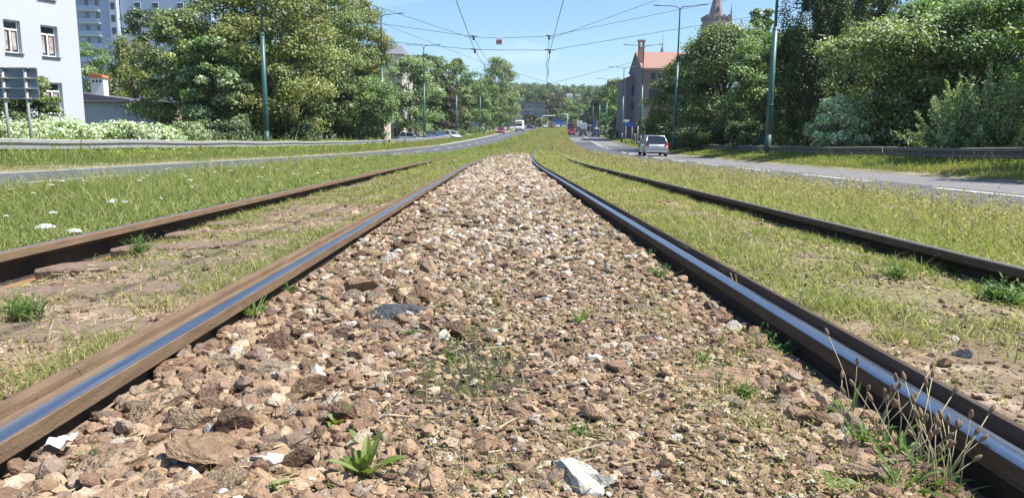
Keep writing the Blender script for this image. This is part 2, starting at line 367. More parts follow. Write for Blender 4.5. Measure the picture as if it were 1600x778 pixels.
# sleepers, tops just at the ground
def sleeper_mesh(m, L, seed):
    r = np.random.default_rng(seed); nx = 40; b = MB()
    xs = np.linspace(-L/2, L/2, nx); V = []; F = []
    for i, x in enumerate(xs):
        j = (fbm(np.array([x]), np.array([seed*3.]), .3, seed)[0]-.5)*.02
        for (yy, zz) in ((-.115, -.12), (-.12, -.008), (-.108, .003), (.108, .003), (.12, -.008), (.115, -.12)): V.append((x, yy+j, zz+(r.random()-.5)*.006))
    for i in range(nx-1):
        for k in range(6): F.append((i*6+k, i*6+(k+1) % 6, (i+1)*6+(k+1) % 6, (i+1)*6+k))
    F += [tuple(range(5, -1, -1)), tuple(range((nx-1)*6, nx*6))]
    b.add(V, F); return b.mesh('sleeper', m)
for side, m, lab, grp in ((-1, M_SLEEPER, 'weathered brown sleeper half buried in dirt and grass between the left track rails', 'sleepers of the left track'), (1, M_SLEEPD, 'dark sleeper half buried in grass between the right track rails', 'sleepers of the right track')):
    ms = [sleeper_mesh(m, 1.30, 3+k+side) for k in range(3)]
    for k in range(34):
        y = 2.35+k*.72
        s = C0+side*(SI+SO)/2
        z = float(ZR(y))-.083+(.012 if side < 0 else 0)-.006*random.random()
        if side > 0: z -= .03
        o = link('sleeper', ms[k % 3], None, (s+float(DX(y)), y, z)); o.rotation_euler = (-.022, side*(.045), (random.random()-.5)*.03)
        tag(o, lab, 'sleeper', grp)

# ------------------------------------------------------------------ stones
def ico(sub):
    import bmesh
    bm = bmesh.new(); bmesh.ops.create_icosphere(bm, subdivisions=sub, radius=1)
    V = np.array([v.co[:] for v in bm.verts]); F = np.array([[v.index for v in f.verts] for f in bm.faces]); bm.free(); return V, F
IC1, IC2 = ico(1), ico(2)
def rock(base, seed, planes=9, lo=.45, hi=.85, rough=.04):
    r = np.random.default_rng(seed); V, F = base; V = V.copy()
    for _ in range(planes):
        n = r.normal(size=3); n /= np.linalg.norm(n); d = r.uniform(lo, hi); k = V@n-d
        V -= np.clip(k, 0, None)[:, None]*n
    V *= 1+r.normal(size=(len(V), 1))*rough
    return V/np.abs(V).max(), F
ROCK_S = [rock(IC1, 100+k, 6) for k in range(14)]
ROCK_L = [rock(IC2, 200+k, 11) for k in range(14)]
def scatter_rocks(protos, P_, size, flat, cols, seed):
    r = np.random.default_rng(seed); N = len(P_); which = r.integers(0, len(protos), N)
    Vs = []; Fs = []; Cs = []; off = 0
    for k, (v, f) in enumerate(protos):
        idx = np.where(which == k)[0]; n = len(idx)
        if not n: continue
        # random rotation mostly about z with tilt
        a = r.uniform(0, 2*pi, n); b = r.normal(0, .32, n); c = r.normal(0, .32, n)
        asp = np.stack([r.uniform(.75, 1.25, n), r.uniform(.65, 1.1, n), flat[idx]], 1)*size[idx, None]
        vv = v[None]*asp[:, None]
        cb, sb = np.cos(b)[:, None], np.sin(b)[:, None]; y = vv[..., 1]*cb-vv[..., 2]*sb; z = vv[..., 1]*sb+vv[..., 2]*cb; x = vv[..., 0]
        cb, sb = np.cos(c)[:, None], np.sin(c)[:, None]; x, z = x*cb-z*sb, x*sb+z*cb
        ca, sa = np.cos(a)[:, None], np.sin(a)[:, None]; x, y = x*ca-y*sa, x*sa+y*ca
        W = np.stack([x, y, z], -1)+P_[idx][:, None]
        Vs.append(W.reshape(-1, 3)); Fs.append((f[None]+(np.arange(n)*len(v))[:, None, None]).reshape(-1, 3)+off); off += n*len(v)
        Cs.append(np.repeat(cols[idx], len(v), 0))
    return np.concatenate(Vs), np.concatenate(Fs), np.concatenate(Cs)
PAL = np.array([(.275, .175, .11), (.34, .225, .14), (.22, .135, .088), (.40, .28, .18), (.28, .205, .15), (.47, .36, .25), (.19, .135, .10), (.38, .315, .26), (.58, .51, .42), (.18, .105, .07)])
PAL = PAL*np.array([1.0, 1.04, 1.07]); PAL[8] *= .86; PAL[5] *= .92
def stone_cols(n, x, y, r, near_w=None):
    # whiter, greyer stones in the middle distance; browner ones close and by the left rail
    pale = np.clip((y-2.2)/2.2, 0, 1)*.80+.10
    pale = pale*np.clip(1.3-np.abs(x-.02)*1.05, 0.15, 1)
    w_b = np.array([3, 2.6, 2, 1.8, 1.2, .6, 1.2, .35, .22, 1.3]); w_p = np.array([1.2, 1.6, .9, 1.9, 1.8, 2.0, 1.0, 3, 2.4, .5])
    w_b /= w_b.sum(); w_p /= w_p.sum()
    c = np.where((r.random(n) < pale)[:, None], PAL[r.choice(10, n, p=w_p)], PAL[r.choice(10, n, p=w_b)])
    return c*r.uniform(.78, 1.2, (n, 1))
r = np.random.default_rng(11)
def ydist(n, a, b, p):   # density ~ y^-p
    u = r.random(n); return (a**(1-p)+u*(b**(1-p)-a**(1-p)))**(1/(1-p))
# the patch of larger stones lies along the left rail, finer rubble in the right half near the camera
def big_w(x, y): return np.clip(.28-(x-(-.30+.075*(y-1.5)))*1.5+(fbm(x, y, .5, 77)-.5)*1.2, 0, 1)+np.clip((y-3.3)/1.5, 0, .75)+np.clip((x-.62)*5, 0, .7)
P_all = []
# fine rubble
n = 92000; y = ydist(n, .95, 12, 1.3); x = r.uniform(-.91, .905, n)
sz = np.minimum(r.lognormal(math.log(.0068), .46, n), .019)*np.clip(.85+.12*y, 1, 2.2); z = GZ(x, y)+(fbm(x, y, .25, 5)-.5)*.03+(fbm(x, y, 1.2, 9)-.5)*.03+r.uniform(-.3, .6, n)*sz
Pf = np.stack([x, y, z], 1); cf = stone_cols(n, x, y, r)
def darkf(x, y): return np.clip((fbm(x, y, .3, 55)-.40)*6, 0, 1)*np.clip(1.4-np.abs(y-2.15)/.75, 0, 1)*np.clip(1.5-np.abs(x+.02)/.24, 0, 1)
darkp = darkf(x, y)
keep = r.random(n) > darkp*.82
Va, Fa, Ca = scatter_rocks(ROCK_S, Pf[keep], sz[keep], r.uniform(.28, .62, keep.sum()), cf[keep], 1)
# medium stones
n = 15000; y = ydist(n, .95, 11, 1.2); x = r.uniform(-.92, .87, n)
sz = np.minimum(r.lognormal(math.log(.019), .33, n), .032)*np.clip(.85+.06*y, 1, 1.6); w_ = big_w(x, y); keep = r.random(n) < np.clip(w_+.03, 0, 1)*(1-.9*darkf(x, y))*(((x+.17)**2+(y-1.27)**2) > .006)
x, y, sz = x[keep], y[keep], sz[keep]; n = len(x)
z = GZ(x, y)+(fbm(x, y, .25, 5)-.5)*.03+(fbm(x, y, 1.2, 9)-.5)*.03+r.uniform(.1, .7, n)*sz
Vb, Fb, Cb = scatter_rocks(ROCK_L, np.stack([x, y, z], 1), sz, r.uniform(.45, .85, n), stone_cols(n, x, y, r), 2)
# far ballast, larger pieces thinning into grass
n = 42000; y = ydist(n, 9.5, 50, 1.35); x = r.uniform(-.88, .86, n); sz = r.lognormal(math.log(.029), .38, n)*np.clip(y/24, 1, 1.5)
keep = r.random(n) < np.clip(1.25-(y-16)/26, .1, 1)*np.clip(1.5-np.abs(x)*(y-12)/16, .1, 1); x, y, sz = x[keep], y[keep], sz[keep]; n = len(x)
z = GZ(x, y)+r.uniform(0, .5, n)*sz
Vc, Fc, Cc = scatter_rocks(ROCK_S, np.stack([x+DX(y), y, z], 1), sz, r.uniform(.4, .8, n), stone_cols(n, x*.6, np.full(n, 7.5), r), 3)
# pebbles and chips in the dirt of both tracks
n = 34000; y = ydist(n, 1.5, 20, 1.3); x = r.uniform(1.08, 2.36, n)*np.where(r.random(n) < .5, 1, -1)
sz = r.lognormal(math.log(.0055), .6, n)*np.clip(.7+.1*y, 1, 2.2); keep = r.random(n) < np.clip((fbm(x, y, .6, 61)-.36)*4, .22, 1); x, y, sz = x[keep], y[keep], sz[keep]; n = len(x)
z = GZ(x, y)+(fbm(x, y, .25, 5)-.5)*.03+(fbm(x, y, 1.2, 9)-.5)*.03+r.uniform(-.2, .4, n)*sz
Vd, Fd, Cd = scatter_rocks(ROCK_S, np.stack([x+DX(y), y, z], 1), sz, r.uniform(.35, .7, n), stone_cols(n, x, y, r), 4)
def cat(*a):
    V = []; F = []; C = []; o = 0
    for v, f, c in a: V.append(v); F.append(f+o); C.append(c); o += len(v)
    return np.concatenate(V), np.concatenate(F), np.concatenate(C)
V, F, C = cat((Va, Fa, Ca), (Vb, Fb, Cb), (Vc, Fc, Cc))
stuff('gravel', npmesh('gravel', V, F, C, M_STONE), 'brown and whitish crushed stone ballast between the two inner rails', 'gravel')
stuff('pebbles', npmesh('pebbles', Vd, Fd, Cd, M_STONE), 'small stone chips scattered in the dirt inside both tram tracks', 'gravel')
# the largest stones, one by one
protos = []
for k in range(12):
    v, f = rock(ico(3), 400+k, 10, .38, .75, .022)
    for c in (PAL[(0, 1, 2, 0, 3, 1)[k % 6]], PAL[(0, 2, 4, 3, 5, 3)[k % 6]]): protos.append(npmesh('ballast_stone', v, f, np.repeat((c*r.uniform(.8, 1.1))[None], len(v), 0), M_STONEB))
def onground(u, v, dz=0):
    """first ground point under photo pixel u,v"""
    for Y in np.concatenate([np.arange(.9, 12, .01), np.arange(12, 120, .1)]):
        p = P(u, v, Y)
        if p[2] <= gz(p[0], Y)+dz: return float(p[0]), float(Y), gz(p[0], Y)
    return float(p[0]), float(Y), gz(p[0], Y)
BADX, BADY, _ = onground(645, 735)
placed = []; cnt = 0; tries = 0
while cnt < 285 and tries < 20000:
    tries += 1
    y = float(ydist(1, 1.15, 9, 1.02)[0]); x = float(r.uniform(-.86, .84)); wv = float(big_w(np.array([x]), np.array([y]))[0])
    if r.random() > wv**1.5+.03: continue
    sz = float(r.uniform(.026, .048))*(1+.04*y)*(1+.45*wv*(y < 3)*float(r.random() < .6))
    if x < -.84+sz*.5 or x > .84: continue
    if (x-BADX)**2+(y-BADY)**2 < .006: continue
    if any((x-a)**2+(y-b)**2 < ((sz+c)*.62)**2 for a, b, c in placed): continue
    placed.append((x, y, sz))
    z = gz(x, y)+sz*r.uniform(.15, .42)+.004
    o = link('ballast_stone', protos[int(r.integers(len(protos)))], None, (x, y, z)); o.scale = (sz*r.uniform(.85, 1.3), sz*r.uniform(.7, 1.05), sz*r.uniform(.38, .65))
    o.rotation_euler = (r.normal(0, .25), r.normal(0, .25), r.uniform(0, 6.28))
    tag(o, 'large angular ballast stone standing out of the gravel between the inner rails', 'stone', 'largest ballast stones between the inner rails'); cnt += 1
def single_rock(name, u, v, size, colr, label, seed, rz=0, mtl=None, cat='stone', lift=.3):
    x, y, z = onground(u, v, .02); v_, f_ = rock(ico(3), seed, 12, .4, .8, .02)
    o = link(name, npmesh(name, v_, f_, np.repeat(np.array(colr)[None], len(v_), 0), mtl or M_STONEB), None, (x, y, z+size[2]*lift))
    o.scale = size; o.rotation_euler = (.08, -.06, rz); return tag(o, label, cat)
M_SPECK = mat('speckled_stone', (.74, .71, .65), .95, rgb2=(.34, .32, .29), vscale=9, bump=.6, bscale=40)
single_rock('stone', 905, 742, (.050, .066, .030), (.6, .6, .6), 'largest white speckled stone at the front edge of the gravel', 927, .9, M_SPECK)
single_rock('stone', 937, 745, (.030, .022, .018), (.55, .54, .5), 'small pale stone touching the right side of the white speckled stone', 902)
single_rock('stone', 940, 542, (.055, .03, .022), (.55, .42, .29), 'smooth cream stone alone on the rubble right of centre', 903)
single_rock('stone', 1115, 592, (.15, .06, .03), (.36, .24, .16), 'long flat sandy slab near the right rail beside the daisies', 904, .1)
single_rock('stone', 455, 640, (.042, .03, .024), (.56, .45, .30), 'cream coloured stone among brown ones in the left gravel', 905)
single_rock('stone', 1090, 628, (.05, .028, .018), (.52, .42, .30), 'cream flat stone at the right side of the gravel', 906)
single_rock('stone', 1190, 560, (.085, .05, .035), (.33, .23, .16), 'brown boulder leaning by the right rail above the plants', 907, .6)
single_rock('stone', 530, 352+170, (.07, .04, .04), (.27, .19, .14), 'dark brown boulder left of the charcoal coloured grit heap', 908, .3)
single_rock('stone', 1505, 545, (.035, .03, .014), (.09, .10, .12), 'dark grey lump on the dirt inside the right track', 909, .2)
single_rock('stone', 280, 580, (.075, .05, .045), (.33, .21, .14), 'reddish brown boulder near the left rail', 910, .8)
single_rock('stone', 610, 405, (.08, .05, .05), (.62, .58, .52), 'broad whitish stone in the middle of the gravel', 911, .8)
# grit heap
x, y, z = onground(620, 490, .02)
n = 4200; a = r.uniform(0, 2*pi, n); q = np.sqrt(r.random(n)); gx = x+q*np.cos(a)*.085*(1+.2*np.sin(3*a)); gy = y+q*np.sin(a)*.17*(1+.2*np.cos(2*a)); gh = z+.030*(1-q**2)+.014
Vg, Fg, Cg = scatter_rocks(ROCK_S[:6], np.stack([gx, gy, gh], 1), r.uniform(.002, .0045, n), r.uniform(.6, .9, n), np.full((n, 3), 1.)*np.array((.085, .088, .095))*r.uniform(.6, 1.5, (n, 1)), 5)
stuff('grit_heap', npmesh('grit_heap', Vg, Fg, Cg, M_STONE), 'small heap of dark grey grit lying on the brown gravel', 'grit')
# crumpled paper
x, y, z = onground(97, 702, .03)
rr = np.random.default_rng(3); nx_, ny_ = 14, 8; Vp = []; Fp = []
for j in range(ny_):
    for i_ in range(nx_):
        Vp.append(((i_/(nx_-1)-.5)*.085, (j/(ny_-1)-.5)*.05, .005*abs(((i_*.37+j*.21) % 1)-.5)+.007*sin(i_*.7)*cos(j*.6)+(.012 if i_ > 9 else 0)))
for j in range(ny_-1):
    for i_ in range(nx_-1): Fp.append((j*nx_+i_, j*nx_+i_+1, (j+1)*nx_+i_+1, (j+1)*nx_+i_))
mbp = MB(); mbp.add(Vp, Fp); o = mbp.build('paper_scrap', mat('paper', (.62, .62, .64), .8, var=.15, vscale=30), None, loc=(x, y, z+.045)); o.rotation_euler = (.25, .05, .2)
sm = o.modifiers.new('thick', 'SOLIDIFY'); sm.thickness = .0015
o.scale = (.62, .62, .8); tag(o, 'crumpled scrap of white paper on the stones by the left rail', 'litter')

# ------------------------------------------------------------------ grass
def blades(P_, h, wd, lean, colr):
    N = len(P_); a = rng.uniform(0, 2*pi, N); d = np.stack([np.cos(a), np.sin(a), 0*a], 1)*wd[:, None]*.5
    up_ = np.zeros((N, 3)); up_[:, 2] = 1; L = np.zeros((N, 3)); L[:, :2] = lean
    m_ = P_+up_*(h*.55)[:, None]+L*(h*.35)[:, None]; t_ = P_+up_*h[:, None]*.95+L*h[:, None]
    V = np.stack([P_-d, P_+d, m_-d*.75, m_+d*.75, t_], 1).reshape(-1, 3)
    b = np.arange(N)[:, None]*5
    F = np.concatenate([b+[0, 1, 3], b+[0, 3, 2], b+[2, 3, 4]])
    C = np.repeat(colr, 5, 0).reshape(N, 5, 3).copy(); C[:, :2] *= .85; C[:, 4] *= 1.15
    return V, F, C.reshape(-1, 3)
GP = np.array([(.155, .205, .055), (.21, .25, .075), (.11, .155, .045), (.29, .29, .10), (.40, .36, .17), (.47, .40, .24)])
def field(n, s0, s1, y0, y1, p, hfun, wts, seed, clump=.4, thr=.3, wmul=1., hvar=.3, leanv=.3, edge=0, sideflag=None, maskf=None):
    global rng
    y = (lambda u: (y0**(1-p)+u*(y1**(1-p)-y0**(1-p)))**(1/(1-p)))(rng.random(n)); s = rng.uniform(s0, s1, n)
    x = s+DX(y); dens = fbm(x, y, clump, seed)
    keep = rng.random(n) < np.clip((dens-thr)*5, .04, 1)
    if maskf is not None: keep &= rng.random(n) < maskf(s, y)
    for ex in (C0-SO, C0-SI, C0+SI, C0+SO): keep &= np.abs(s-ex) > (.075 if edge else .055)
    s, x, y, dens = s[keep], x[keep], y[keep], dens[keep]; n = len(s)
    z = GZ(x, y)-.008+np.where((np.abs(s) < 2.6), (fbm(x, y, .25, 5)-.5)*.03+(fbm(x, y, 1.2, 9)-.5)*.03, 0)
    h = hfun(s, y, dens)*rng.lognormal(0, hvar, n); wd = np.clip(.0022+.00066*y, .003, .12)*wmul*rng.uniform(.7, 1.4, n)
    lean = rng.normal(0, leanv, (n, 2)); lean[:, 0] -= .12
    wts = np.array(wts)/np.sum(wts)
    c = GP[rng.choice(6, n, p=wts)]*rng.uniform(.7, 1.3, (n, 1))
    big = fbm(x, y, 2.5, seed+50)[:, None]; tq = .45*np.clip((big-.38)*3, 0, 1)*(1.3 if s0 > 2 else .8); c = c*(1-tq)+np.array((.36, .31, .13))*tq
    return blades(np.stack([x, y, z], 1), h, wd, lean, c)
def hl(s, y, d): return np.interp(-s, [2.5, 2.9, 3.6, 4.8, 5.55], [.05, .07, .13, .25, .22])*(.5+.9*d)*np.clip(1-(y-20)/60, .45, 1)
def hr(s, y, d): return np.interp(s, [2.5, 2.9, 3.6, 4.6, 5.2], [.05, .07, .11, .165, .12])*(.5+.9*d)*np.clip(1-(y-20)/60, .5, 1)
A = field(210000, -5.55, C0-SO-.05, 1.3, 90, 1.35, hl, [4, 4, 3, 3, 1.5, .9], 1, .5, .12, leanv=.6, hvar=.3)
A2 = field(26000, -5.6, -2.55, 70, 330, 1.2, lambda s, y, d: np.full(len(s), .16), [3, 4, 2, 4, 1.5, 1], 2, 2, .1, wmul=1.6)
B = field(210000, C0+SO+.05, 5.2, 1.3, 90, 1.35, hr, [2, 3.4, 1.2, 6, 4, 3], 3, .5, .12, leanv=.6, hvar=.3)
B2 = field(26000, 2.55, 5.1, 70, 330, 1.2, lambda s, y, d: np.full(len(s), .16), [2, 4, 1.2, 5, 2, 1], 4, 2, .1, wmul=1.6)
stuff('grass', npmesh('grass_left', *cat(A, A2), M_GRASS), 'tall green meadow grass left of the left tram track', 'grass')
stuff('grass', npmesh('grass_right', *cat(B, B2), M_GRASS), 'tall yellowing seeding grass right of the right tram track', 'grass')
def hin(s, y, d): return np.clip(.018+.035*d+.0012*y, .02, .09)
def m_tr(s, y):
    side = np.exp(-((np.abs(s)-1.15)/.16)**2)*.6+np.exp(-((np.abs(s)-2.3)/.14)**2)*.9
    nearc = np.clip((y-1.5)/4.5, .0, 1)
    side = side*np.where(s > 0, 1, .45+.55*nearc)
    return np.clip((.07+.2*nearc)+side*.85+np.clip((y-6)/9, 0, 1)+np.where(s > 0, .06+.10*nearc, 0), 0, 1)
Cg1 = field(120000, -2.42, -1.04, 1.6, 60, 1.35, hin, [3, 4, 3, 4, 2.5, 2.2], 5, .42, .44, leanv=.7, maskf=m_tr)
Cg2 = field(150000, 1.04, 2.42, 1.6, 60, 1.35, hin, [3, 4, 2, 4, 3, 2.4], 6, .42, .42, leanv=.7, maskf=m_tr)
Cg3 = field(40000, -2.6, 2.6, 40, 330, 1.2, lambda s, y, d: np.full(len(s), .06), [2, 3, 1.5, 5, 3, 1.2], 7, 2, .05, wmul=1.6)
stuff('short_grass', npmesh('short_grass_left', *Cg1, M_GRASS), 'short patchy grass in the dirt of the left track', 'grass')
stuff('short_grass', npmesh('short_grass_right', *Cg2, M_GRASS), 'short patchy grass in the dirt of the right track', 'grass')
stuff('short_grass', npmesh('short_grass_far', *Cg3, M_GRASS), 'yellow green grass grown over the far tracks', 'grass')
def m_c(s, y): return np.clip(.12+.5*darkf(s, y)+np.clip((y-6)/26, 0, .7)+np.where(np.abs(s-.72) < .18, .55, 0)*(y < 9)+np.where((np.abs(s-.05+.0*y) < .16), .12, 0), 0, 1)
Dg = field(60000, -.86, .86, 1.1, 45, 1.45, lambda s, y, d: np.clip(.018+.02*d+.0012*y, .02, .06), [2, 3, 1.5, 3, 3, 2.5], 8, .3, .42, leanv=.6, maskf=m_c, wmul=.8)
stuff('sparse_grass', npmesh('sparse_grass', *Dg, M_GRASS), 'thin tufts of grass growing through the gravel', 'grass')
Eg = field(60000, -14.6, -11.45, 12, 200, 1.3, lambda s, y, d: np.interp(-s, [11.4, 12.2, 14.5], [.03, .08, .36])*(.5+1.0*d), [4, 4, 2, 3, 1, .5], 9, .8, .1, wmul=1.2)
Eg2 = field(40000, -24, -14.3, 14, 90, 1.2, lambda s, y, d: .35+.5*d, [4, 4, 3, 2, .5, .2], 10, 1.2, .1, wmul=1.6)
stuff('verge_grass', npmesh('verge_grass_left', *cat(Eg, Eg2), M_GRASS), 'green verge under and behind the left guardrail', 'grass')
Fg_ = field(52000, 12.25, 14.8, 12, 330, 1.3, lambda s, y, d: np.interp(s, [12.2, 12.8, 14.5], [.04, .12, .3])*(.6+.8*d), [3, 4, 2.4, 3, 1.5, .5], 12, .8, .1, wmul=1.2)
Fg2 = field(30000, 14.3, 24, 14, 90, 1.2, lambda s, y, d: .25+.3*d, [4, 4, 4, 2, .5, .2], 13, 1.2, .1, wmul=1.6)
stuff('verge_grass', npmesh('verge_grass_right', *cat(Fg_, Fg2), M_GRASS), 'green verge under and behind the right guardrail', 'grass')

# ------------------------------------------------------------------ guardrails
def guardrail(s, y0, y1, side, label, y_fine=56, h=.74, gm=None):
    gm = gm or M_GALV
    t = thing('guardrail', label, 'guardrail', (0, 0, 0))
    ys = np.arange(y0, y1+.1, 2.0)
    pr = [(.0, .34), (.03, .335), (.085, .315), (.09, .225), (.02, .205), (.0, .19), (.0, .15), (.02, .135), (.09, .115), (.085, .025), (.03, .005), (0, 0)]
    pr = [(a*-side, b) for a, b in pr]; pr = pr+[(a+.004*side, b) for a, b in pr[::-1]]
    k = len(pr); V = []; F = []
    for y in ys:
        x = s+float(DX(y)); z = gz(x, y)+h-.31+.02*sin(y*.7)
        for a, b in pr: V.append((x+a, y, z+b))
    n = len(ys)
    for i in range(n-1):
        for j in range(k): F.append((i*k+j, i*k+(j+1) % k, (i+1)*k+(j+1) % k, (i+1)*k+j))
    b = MB(); b.add(V, F); b.build('beam', gm, t)
    pys = [y for i, y in enumerate(ys) if y < y_fine or i % 3 == 0]
    for y in pys[::1]:
        x = s+float(DX(y))+side*.075; z = gz(x, y); m = MB()
        m.prism([(-.03, -.05), (.03, -.05), (.03, -.04), (-.02, -.04), (-.02, .04), (.03, .04), (.03, .05), (-.03, .05)], -.2, h-.03, 'z')
        m.box((-side*.052, 0, h-.155), (.10, .06, .2), bev=.01)
        m.build('post', M_GALV, t, loc=(x, y, z))
    return t
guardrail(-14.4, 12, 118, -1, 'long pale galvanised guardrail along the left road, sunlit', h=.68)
guardrail(14.6, 12, 92, 1, 'dark shaded guardrail along the right road under the trees', gm=mat('galvanised_shaded', (.16, .145, .135), .7, .1, var=.2, vscale=3))  # beam colour darkened to carry the shade on its road side
# small red and dark reflectors / tape on the left guardrail
for yy in (76., 84.):
    x = -14.4+float(DX(yy)); o = MB().box((0, 0, 0), (.05, .5, .3), bev=.02).build('reflector_plate', mat('dark_plate', (.05, .055, .06), .6), None, loc=(x+.12, yy, gz(x, yy)+.6))
    tag(o, 'dark plate fixed on the far part of the left guardrail, %s one' % ('nearer' if yy < 80 else 'farther'), 'plate')

# ------------------------------------------------------------------ poles and lamps
M_LAMP = mat('lamp_head', (.10, .12, .13), .5, .3)
def pole(u, Y, label, h=12.4, arms='both', group='green poles along the roads', r0=.155, v_top=None, name='street_lamp', cat_='street lamp', armv=1.0):
    x = PX(u, Y); z = gz(x, Y); t = thing(name, label, cat_, (x, Y, z-.1), group=group)
    if v_top is not None: h = PZ(v_top, u, Y)-z+.1
    seg = h*.62
    m = MB(); m.tube([(0, 0, 0), (0, 0, seg)], [r0, r0*.78], 12).build('lower_shaft', M_POLE, t, True)
    m = MB(); m.tube([(0, 0, seg-.02), (0, 0, h-.5), (0, 0, h-.25)], [r0*.48, r0*.36, r0*.3], 10).build('upper_shaft', M_POLE, t, True)
    MB().tube([(0, 0, 0), (0, 0, 1.5)], [r0*1.12, r0*1.12], 12).build('base_sleeve', M_POLED, t, True); MB().tube([(0, 0, seg-.12), (0, 0, seg+.05)], [r0*.88, r0*.6], 12).build('collar', M_POLED, t, True); MB().tube([(0, 0, seg*.42), (0, 0, seg*.42+.1)], [r0*1.0, r0*1.0], 12).build('collar', M_POLED, t, True)
    for sd in ((-1, 1) if arms == 'both' else ((1,) if arms == 'right' else ())):
        L = 2.3*armv
        p = [(0, 0, h-.5), (sd*.06, 0, h-.15), (sd*.3, 0, h+.02), (sd*.8, 0, h+.06), (sd*L*.72, 0, h+.12+.05*sd)]
        a = MB().tube(p, [.045, .045, .04, .035, .03], 8).build('arm', M_LAMP, t, True)
        hx = sd*L*.72; m = MB(); V = []
        for q, wd, th in ((0, .04, .04), (.12, .10, .07), (.45, .13, .07), (.72, .05, .03)):
            for k in range(8): V.append((hx+sd*q, cos(k*pi/4)*wd, h+.12+.05*sd+.06*q+sin(k*pi/4)*th*.7))
        F = [(i*8+j, i*8+(j+1) % 8, (i+1)*8+(j+1) % 8, (i+1)*8+j) for i in range(3) for j in range(8)]+[tuple(range(7, -1, -1)), tuple(range(24, 32))]
        m.add(V, F).build('lamp_head', M_LAMP, a, True)
    return t
MG = 'overhead line masts at the first span'
mastL = pole(416, 47, 'nearest green mast on the left, rising out of frame beside the big trees', 12.0, 'none', MG, .16, name='line_mast', cat_='mast')
mastR = pole(1201, 42.8, 'nearest green mast on the right, in front of the dark drooping tree', 12.0, 'none', MG, .18, name='line_mast', cat_='mast')
pole(598, 76, 'green lamp with one arm to the right at the edge of the tall left trees', v_top=24, arms='right')
pole(663, 101, 'double armed lamp above the pale bright tree on the left', v_top=72)
pole(713, 125, 'lamp by the round blue arrow sign on the left', v_top=105, arms='right')
pole(750, 165, 'thin pole left of the tallest slim tree on the left', v_top=112, arms='none')
pole(765, 190, 'thin pole in front of the left part of the slim tall tree', v_top=112, arms='none')
pole(778, 215, 'thin pole in front of the right part of the slim tall tree', v_top=118, arms='none')
pole(1054, 66, 'tallest double armed lamp on the right, rising above the maple', v_top=11)
pole(1001, 86, 'double armed lamp whose foot is behind the silver car', v_top=72)
pole(972, 112, 'double armed lamp left of the brick house', v_top=106)
pole(947, 148, 'double armed lamp second farthest but one on the right side', v_top=124)
pole(936, 176, 'double armed lamp beside the dark blue car', v_top=134)
pole(926, 214, 'thin far pole just left of the dark blue car', v_top=140, arms='none', r0=.12)
pole(864, 380, 'farthest thin pole rising from the junction, right one', v_top=165, arms='none', r0=.12)
pole(843, 330, 'farthest thin pole left of the junction gantry', v_top=165, arms='none', r0=.12)
pole(829, 300, 'thin pole at the right end of the dark glass building', v_top=158, arms='right', r0=.12)
pole(807, 255, 'pole behind the white camper van', v_top=160, arms='none', r0=.12)
pole(914, 330, 'thin pole before the far wooded hill on the right', v_top=165, arms='none', r0=.12)
# two pale mast arms over the junction
M_WHITE = mat('white_paint', (.75, .76, .76), .5)
for (u0, u1, v0, v1, Y, lab) in ((847, 868, 181, 198, 310, 'pale traffic gantry over the junction, left of the blue lorry'), (887, 878, 179, 197, 300, 'white hooked mast arm right of the blue lorry')):
    a = P(u0, v0, Y); b = P(u1, v0, Y); zb = gz(a[0], Y); t = thing('signal_mast', lab, 'mast', (a[0], Y, zb)); H = a[2]-zb; W_ = b[0]-a[0]
    MB().tube([(0, 0, 0), (0, 0, H-.6), (W_*.08, 0, H-.1), (W_*.2, 0, H), (W_, 0, H+.05)], [.22, .2, .2, .18, .12], 8).build('mast', M_WHITE, t, True)
    MB().box((W_*.95, -.1, H-.5), (.5, .3, 1.1), bev=.05).build('signal_head', M_LAMP, t)

# ------------------------------------------------------------------ overhead wires
def wire(name, pts, label, cat_='wire', rad=.011, group=None, sag=0):
    if sag and len(pts) == 2:
        a, b = np.array(pts[0], float), np.array(pts[1], float); pts = [a+(b-a)*t-np.array([0, 0, sag*4*t*(1-t)]) for t in np.linspace(0, 1, 14)]
    o = MB().tube(pts, rad, 5).build(name, M_WIRE, None); return tag(o, label, cat_, group)
mz = lambda v, u, Y: PZ(v, u, Y)
Lc = P(742, 78, 41.3); Rc = P(859, 79, 41.3); Lu = P(740, 58, 41.3); Ru = P(858, 57, 41.3)
zc = (Lc[2]+Rc[2])/2; Lm = np.array(mastL.location); Rm = np.array(mastR.location)
def cw(p, s, nearv, lab):
    pts = [np.array([s+.10, -2., .15+5.35]), np.array([s+.02, 18., ZR(18)+5.4]), p]
    for Y in (55, 70, 86, 110, 135, 170, 210, 260, 310): pts.append(np.array([p[0]-DX(41.3)+DX(Y), Y, ZR(Y)+5.35-.1*0]))
    return wire('contact_wire', pts, lab, rad=.013)
cw(P(742, 80, 41.3), -1.74, 0, 'contact wire above the left track running out of the top of the frame')
cw(P(859, 81, 41.3), 1.74, 0, 'contact wire above the right track running out of the top of the frame')
for p, lab in ((Lu, 'carrier wire hanging above the left track beyond the first span'), (Ru, 'carrier wire hanging above the right track beyond the first span')):
    pts = [p]
    for Y in (50, 64, 86, 110, 135, 170, 210, 260): pts.append(np.array([p[0]-DX(41.3)+DX(Y), Y, ZR(Y)+(6.1 if Y in (50, 64, 110, 170) else 6.45)]))
    wire('carrier_wire', pts, lab, rad=.011)
wire('span_wire', [(Lm[0], 47, Lc[2]+1.6), Lc, Rc, (Rm[0], 42.8, P(1201, 20, 42.8)[2])], 'lower cross span wire carrying the two wire hangers', rad=.012)
wire('span_wire', [(Lm[0], 47, Lu[2]+2.3), Lu, P(780, 60, 41.3), Ru, (Rm[0], 42.8, P(1201, -16, 42.8)[2])], 'upper cross span wire with the small square sign', rad=.011)
